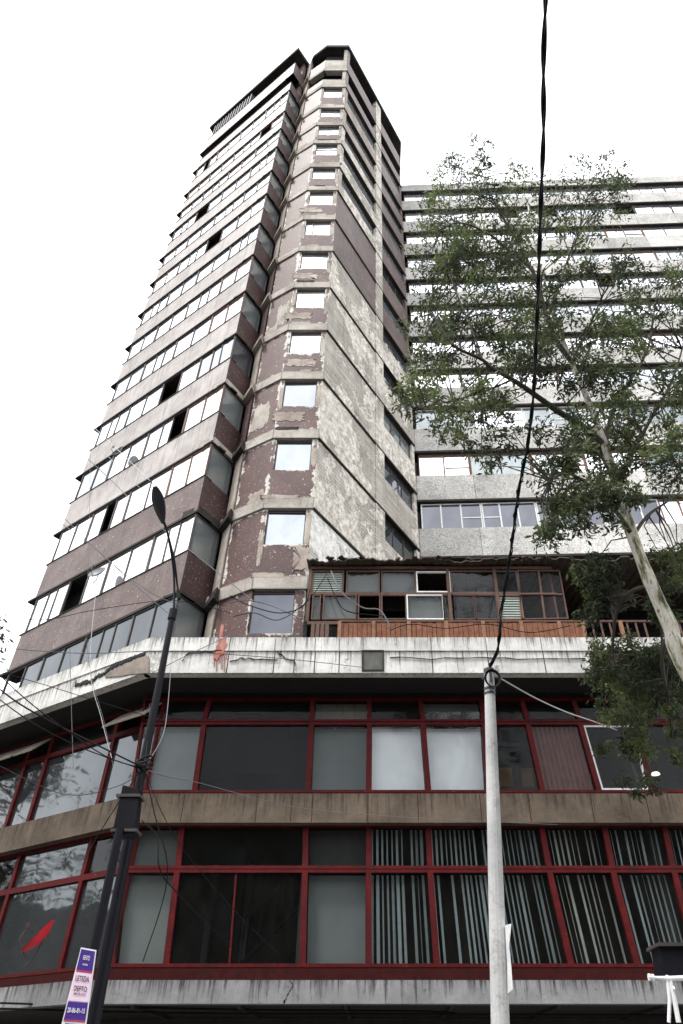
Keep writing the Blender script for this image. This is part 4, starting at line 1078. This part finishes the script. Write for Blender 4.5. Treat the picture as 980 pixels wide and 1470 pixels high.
# ------------------------------------------------------------------ wires
def wire(px, r, m, label, sag=0, group='thin wires across the left side'):
    pts = smooth([at(*p) for p in px], 6)
    b = MB(); b.tube(pts, r, 5); o = b.build('wire', M[m], loc=pts[0], smooth=True)
    return tag(o, label, 'wire', group)
wl = [
 ([(95, 632, 9), (160, 690, 9), (210, 740, 8.6), (300, 812, 8.2), (360, 860, 8)], .006, 'cable_grey', 'wire slanting from tower edge down past the lamp head'),
 ([(78, 745, 9), (130, 782, 9), (185, 832, 9), (240, 880, 9)], .006, 'cable_grey', 'wire slanting down to the lamp arm foot'),
 ([(88, 740, 9), (150, 800, 9), (215, 850, 9), (262, 870, 9)], .006, 'cable_grey', 'upper of two parallel wires ending at the lamp arm'),
 ([(0, 880, 10), (60, 890, 10), (140, 875, 10), (250, 862, 10), (330, 880, 10)], .006, 'cable', 'near level wire in front of the lowest tower spandrel'),
 ([(0, 990, 7), (30, 1012, 7), (80, 1040, 7.2), (150, 1075, 7.4), (205, 1102, 7.7)], .009, 'cable', 'heaviest black wire reaching the lamp post from the left edge'),
 ([(0, 970, 7), (30, 998, 7), (70, 1030, 7), (150, 1085, 7.5), (205, 1103, 7.7)], .0065, 'cable', 'black wire just above the heaviest one'),
 ([(0, 1005, 7), (50, 1040, 7), (120, 1075, 7.5), (205, 1105, 7.7)], .0065, 'cable', 'lowest black wire reaching the lamp post from the left edge'),
 ([(205, 1103, 7.7), (240, 1115, 9), (290, 1125, 12), (420, 1158, 15), (560, 1172, 16.2), (800, 1184, 16.9)], .007, 'cable_grey', 'wire from the lamp post across the brown band'),
 ([(130, 600, 12), (128, 760, 12), (125, 930, 12), (150, 1040, 12), (162, 1100, 12)], .004, 'cable_grey', 'pale wire dropping from the dish to the podium corner'),
 ([(137, 850, 12), (129, 960, 12), (145, 1030, 12), (160, 1088, 12)], .006, 'cable_pale', 'pale wire hanging below the grey dish'),
 ([(100, 930, 13), (102, 1010, 13), (105, 1100, 13)], .006, 'cable_grey', 'vertical dark wire over the crack of the parapet'),
 ([(0, 930, 9), (120, 938, 9), (240, 935, 9), (400, 945, 10), (520, 958, 12)], .006, 'cable_grey', 'wire level with the middle of the white parapet'),
 ([(215, 968, 14), (270, 940, 14), (330, 912, 14.5)], .008, 'cable_grey', 'wire rising right across the red paint daub'),
 ([(0, 500, 14), (60, 560, 14), (140, 640, 14), (200, 700, 14)], .006, 'cable_pale', 'faint pale wire in the white sky at left'),
 ([(0, 640, 14), (50, 690, 14), (100, 735, 14)], .006, 'cable_pale', 'short faint pale wire low in the sky at left'),
 ([(207, 1105, 7.7), (195, 1190, 7.7), (175, 1290, 7.7), (165, 1372, 7.7)], .006, 'cable', 'loose wire hanging down beside the thick black post'),
 ([(207, 1105, 7.7), (222, 1170, 7.8), (240, 1260, 8), (205, 1380, 9)], .006, 'cable', 'loose wire bowing out over the pale lower window'),
 ([(203, 1178, 9), (225, 1202, 9), (230, 1250, 9), (262, 1290, 10), (330, 1358, 12)], .008, 'cable', 'black wire draped over the dark lower window'),
 ([(205, 1105, 8), (185, 1130, 8), (140, 1200, 9), (120, 1240, 10)], .006, 'cable', 'wire falling left from the lamp post over the brown band'),
 ([(205, 1105, 8), (232, 1060, 9), (240, 1020, 10), (245, 960, 12)], .006, 'cable_grey', 'wire rising from the lamp post to the parapet'),
]
wl += [
 ([(0, 490, 14), (40, 530, 14), (120, 600, 14), (215, 690, 13)], .008, 'cable_pale', 'uppermost faint wire in the white sky at left'),
 ([(0, 965, 7), (70, 985, 7.2), (150, 1010, 7.6), (235, 1035, 9)], .004, 'cable', 'thin black wire across the soffit at left'),
 ([(215, 1010, 9), (212, 1060, 8), (206, 1103, 7.7)], .005, 'cable', 'short wire dropping onto the lamp post knot'),
 ([(207, 1105, 7.7), (250, 1200, 8), (330, 1300, 9), (400, 1370, 11)], .004, 'cable', 'hair thin wire crossing the dark lower window'),
 ([(207, 1105, 7.7), (165, 1130, 8), (90, 1140, 9), (0, 1100, 10)], .004, 'cable', 'thin wire sagging over the left brown band'),
]
for px, r, m, lab in wl: wire(px, r, m, lab)
wire([(475, 820, 16.4), (490, 850, 16.3), (520, 872, 16.3), (545, 876, 16.2), (560, 900, 16.2)], .022, 'cable_grey', 'thick grey hose drooping in front of the shed windows', group='cables on the shed')
wire([(470, 830, 16.4), (484, 862, 16.3), (500, 878, 16.3), (548, 884, 16.2)], .016, 'cable', 'black cable drooping just under the grey hose', group='cables on the shed')
wire([(330, 855, 17), (355, 868, 17), (400, 880, 16.8), (435, 870, 16.6), (445, 845, 16.6)], .016, 'cable', 'black cable loop below the lowest tower window', group='cables on the tower foot')
wire([(322, 868, 17), (350, 862, 17), (385, 868, 17), (432, 888, 16.6)], .018, 'cable_grey', 'grey cable lying above the lowest tower window', group='cables on the tower foot')
wire([(335, 885, 17), (365, 880, 17), (400, 890, 17), (442, 862, 16.6), (470, 822, 16.5)], .012, 'cable', 'thin black cable climbing to the shed roof corner', group='cables on the tower foot')
wire([(560, 905, 16.3), (590, 896, 16.3), (640, 902, 16.3), (700, 896, 16.3), (760, 908, 16.3), (820, 898, 16.3)], .012, 'cable', 'black cable looped along the orange planks', group='cables on the shed')
for k, (y0, x1) in enumerate(((1449, 600), (1455, 980))):
    wire([(0, 1440 + k * 8, 17), (300, y0, 17), (x1, y0 + 3, 17), (x1 + 60, y0 + 8, 17)], .02, 'cable', ['upper', 'lower'][k] + ' black cable under the canopy soffit', group='cables under the canopy')

# ------------------------------------------------------------------ TREES
def leaves(b, c, n, rad, size, droop=.5, squash=(1, 1, 1)):
    for _ in range(n):
        while True:
            p = Vector((random.uniform(-1, 1), random.uniform(-1, 1), random.uniform(-1, 1)))
            if p.length < 1: break
        p = Vector((p.x * squash[0], p.y * squash[1], p.z * squash[2])) * rad + c
        d = Vector((random.gauss(0, 1), random.gauss(0, 1), random.gauss(-droop, .7))).normalized()
        s_ = d.cross(Vector((random.gauss(0, 1), random.gauss(0, 1), random.gauss(0, 1)))).normalized()
        L = size * random.uniform(.45, 1.5); wd = L * .165
        i = len(b[0]); q = [p, p + d * L * .5 + s_ * wd, p + d * L, p + d * L * .5 - s_ * wd]
        b[0].extend(tuple(x) for x in q); b[1].append((i, i + 1, i + 2, i + 3))
def leaf_mesh(name, b, m, parent):
    org = parent_loc(parent); me = bpy.data.meshes.new(name)
    me.from_pydata([(x - org.x, y - org.y, z - org.z) for x, y, z in b[0]], [], b[1]); me.materials.append(m)
    o = bpy.data.objects.new(name, me); COL.objects.link(o); o.parent = parent; return o

TY = 7.5
trunk_px = [(985, 960, TY), (962, 900, TY), (935, 840, TY), (908, 770, TY + .05), (888, 700, TY + .1), (868, 640, TY + .15), (848, 585, TY + .2), (820, 520, TY + .3), (792, 440, TY + .3), (770, 360, TY + .2), (757, 290, TY + .1)]
tp = [at(*p) for p in trunk_px]
dd = tp[0] - tp[2]; tbase = Vector((tp[0].x + .9, TY, 0.1))
tree = thing('eucalyptus_tree', tbase, 'tall airy tree with pale peeling trunk leaning in from the right', 'tree')
tp = [tbase, tbase.lerp(tp[0], .5) + Vector((.1, 0, 0))] + tp
sm = smooth(tp, 5); b = MB(); ns = len(sm)
b.tube(sm, [max(.02, .118 * (1 - (i / ns)) ** .8) * (1 + .06 * math.sin(i * 1.3)) for i in range(ns)], 14); b.build('trunk', M['bark'], tree, smooth=True)
limbs_px = [
 ([(868, 640, 7.65), (835, 612, 7.6), (800, 590, 7.5), (765, 565, 7.3), (735, 545, 7.1), (705, 528, 7.0), (690, 515, 6.9), (650, 495, 6.7), (620, 450, 6.6)], .06),
 ([(820, 520, 7.8), (790, 470, 7.5), (766, 392, 7.3), (730, 360, 7.2), (700, 335, 7.1), (660, 320, 7.0), (630, 330, 6.9)], .045),
 ([(766, 392, 7.3), (740, 340, 7.4), (715, 300, 7.5), (700, 265, 7.5), (690, 215, 7.5)], .025),
 ([(792, 440, 7.8), (812, 380, 8), (832, 330, 8.1), (843, 280, 8.2), (848, 235, 8.2)], .03),
 ([(868, 640, 7.65), (880, 590, 7.8), (905, 545, 8), (930, 500, 8.1), (940, 440, 8.2)], .045),
 ([(888, 700, 7.6), (905, 655, 7.4), (935, 600, 7.3), (965, 545, 7.2), (985, 480, 7.2)], .04),
 ([(908, 770, 7.55), (885, 735, 7.3), (850, 700, 7.2), (815, 680, 7.1), (790, 690, 7.1)], .035),
 ([(935, 840, 7.5), (905, 850, 7.8), (885, 880, 8.4), (880, 940, 9.2), (890, 1010, 9.8), (893, 1060, 10)], .03),
 ([(962, 900, 7.5), (950, 950, 8.4), (960, 1010, 9.3), (965, 1060, 9.8)], .03),
 ([(735, 545, 7.1), (700, 560, 7.0), (650, 575, 6.9), (605, 585, 6.8)], .02),
 ([(888, 700, 7.6), (862, 655, 7.5), (825, 600, 7.4), (800, 560, 7.4)], .025),
 ([(690, 515, 6.9), (680, 480, 6.9), (655, 420, 6.9), (640, 380, 6.9)], .02),
 ([(908, 770, 7.55), (930, 740, 7.7), (958, 720, 7.9), (985, 700, 8)], .03),
 ([(820, 520, 7.8), (845, 470, 7.9), (868, 420, 8), (890, 395, 8)], .025),
]
nodes = list(sm[8:])
for px, r in limbs_px:
    l = smooth([at(*p) for p in px], 5); b = MB(); n = len(l)
    b.tube(l, [r * (1 - .75 * i / n) for i in range(n)], 8); b.build('limb', M['twig'], tree, smooth=True); nodes += l[4:]
# clumps: x, y, radius px, leaf count weight
cl = []
def area(x0, x1, y0, y1, n, r0=16, r1=34, wgt=1.0, Y=7.4, dy=.9):
    for _ in range(n): cl.append((random.uniform(x0, x1), random.uniform(y0, y1), random.uniform(r0, r1), wgt, Y + random.uniform(-dy, dy)))
area(615, 720, 255, 330, 22); area(600, 760, 330, 400, 30); area(615, 720, 345, 395, 10, wgt=1.6)
area(640, 700, 215, 260, 6, 10, 20, .7); cl += [(680, 200, 12, .5, 7.4), (690, 225, 14, .6, 7.4), (700, 205, 9, .4, 7.4), (650, 240, 12, .5, 7.4), (628, 250, 12, .5, 7.4), (735, 235, 13, .5, 7.4), (750, 245, 9, .5, 7.4)]
area(720, 800, 260, 340, 16, 12, 26, .8); area(800, 895, 245, 320, 22, 14, 26, .9); cl += [(828, 225, 11, .5, 8), (860, 230, 14, .6, 8), (875, 222, 9, .5, 8), (840, 240, 12, .6, 8)]
area(790, 870, 320, 400, 12, 10, 22, .8); area(780, 850, 380, 430, 6, 10, 20, .7)
area(605, 760, 400, 480, 26); area(590, 720, 480, 590, 26, wgt=.9); area(720, 800, 440, 560, 26)
area(570, 640, 560, 640, 9, 14, 26, .7); area(640, 740, 570, 640, 12, 12, 24, .6); area(590, 640, 420, 480, 5, 10, 20, .7)
area(800, 905, 430, 640, 52, 14, 32, 1.1); area(900, 985, 380, 560, 30, 14, 30, .95); area(905, 990, 560, 700, 22, 12, 26, .85)
area(750, 880, 620, 760, 26, 12, 28, .9); area(690, 770, 600, 670, 9, 12, 22, .6); area(780, 850, 700, 780, 10, 12, 24, .9)
area(850, 930, 640, 720, 12, 12, 24, .9)
area(880, 905, 370, 430, 6, 12, 22, .9)
area(855, 985, 925, 1040, 52, 14, 28, 1.25, 9.6, .7); area(865, 970, 1040, 1085, 9, 10, 18, .8, 9.8, .4); area(880, 940, 1080, 1140, 5, 7, 13, .5, 10, .3)
area(820, 900, 800, 900, 20, 12, 26, .9, 8.4, .5); area(940, 990, 780, 920, 14, 12, 24, .8, 8.2, .3)
lf = ([], []); tw = MB()
for x, y, r, wg, Y in cl:
    c = at(x, y, Y); ppm = Y / (SP * (y - YV)); rad = r * ppm
    nn = min(nodes, key=lambda p: (p - c).length_squared)
    mid = nn.lerp(c, .5) + Vector((random.uniform(-.1, .1), random.uniform(-.1, .1), .12))
    tw.tube([nn, mid, c], [.014, .009, .005], 5, cap=False)
    for k in range(5):
        e = c + Vector((random.gauss(0, 1), random.gauss(0, 1), random.gauss(0, 1))).normalized() * rad * random.uniform(.5, 1.0)
        tw.tube([c, c.lerp(e, .5) + Vector((0, 0, .03)), e], [.006, .004, .003], 4, cap=False)
        leaves(lf, e, int(wg * 23), rad * .5, .085, .5)
    leaves(lf, c, int(wg * 32), rad * .95, .085, .5)
tw.build('twig', M['twig'], tree)
leaf_mesh('foliage', lf, M['leaf'], tree)
print('LEAVES', len(lf[1]))

def side_tree(name, base, h, rc, label, n=90, seed=1, m='leaf_dark', size=.16, per=60, group=None):
    random.seed(seed); t = thing(name, base, label, 'tree', group)
    top = base + Vector((random.uniform(-.5, .5), random.uniform(-.5, .5), h * .8))
    b = MB(); tpts = smooth([base, base.lerp(top, .3) + Vector((.15, .1, 0)), base.lerp(top, .65) + Vector((-.15, 0, 0)), top], 4)
    b.tube(tpts, [max(.03, .22 * (1 - i / len(tpts))) for i in range(len(tpts))], 10); b.build('trunk', M['twig'], t, smooth=True)
    lf = ([], []); tw = MB()
    for _ in range(n):
        a = random.random() * 6.283; u = random.random() ** .5; zz = random.uniform(.32, 1.0); rr = rc * math.sin(math.pi * (zz * .8 + .1)) ** .7 * u
        c = base + Vector((rr * math.cos(a), rr * math.sin(a), h * zz))
        nn = min(tpts, key=lambda p: (p - c).length_squared + (0 if p.z < c.z else 5))
        tw.tube([nn, nn.lerp(c, .6) + Vector((0, 0, .2)), c], [.04, .02, .01], 5, cap=False)
        leaves(lf, c, per, rc * random.uniform(.12, .24), size, .3)
    tw.build('limb', M['twig'], t); leaf_mesh('foliage', lf, M[m], t); return t
side_tree('street_tree', Vector((-9.75, 13.0, 0)), 11.3, 1.8, 'leafy street tree peeking in at the left edge beside the tower', 90, 3, size=.13, per=60)
# across the street, behind the camera: seen mirrored in the glass
g_ = 'trees along the street mirrored in the glass'
side_tree('street_tree', Vector((-21, 12.5, 0)), 16, 4.5, 'broad tree further down the street, mirrored in the left wing windows', 150, 5, size=.3, per=55, group=g_)
side_tree('street_tree', Vector((-26, 20.5, 0)), 15, 4.5, 'smaller tree beyond it, mirrored in the lower left glass', 120, 6, size=.28, per=50, group=g_)
side_tree('street_tree', Vector((13, -11, 0)), 13, 4.5, 'round tree across the street, mirrored in the right hand windows', 110, 8, size=.28, per=50, group=g_)
opp = thing('opposite_building', (0, -18, 0), 'plain rendered house across the street, mirrored in the glass', 'building')
b = MB(); b.box(-45, 45, -26, -14, 0, 15); b.build('wall', M['far_wall'], opp)
b = MB(); b.box(-62, -44, -30, 40, 0, 11); b.build('wall', M['far_wall'], opp)
b = MB(); b.box(-45.2, 45.2, -26.2, -13.8, 15.003, 15.4); b.build('roof', M['ledge_dark'], opp)
for k in range(14):
    for z in (1.2, 4.6, 8.2, 11.6):
        b = MB(); x = -42 + k * 6.2; b.box(x, x + 2.6, -14.02, -13.96, z, z + 2); b.build('window', M['dark_glass'], opp)
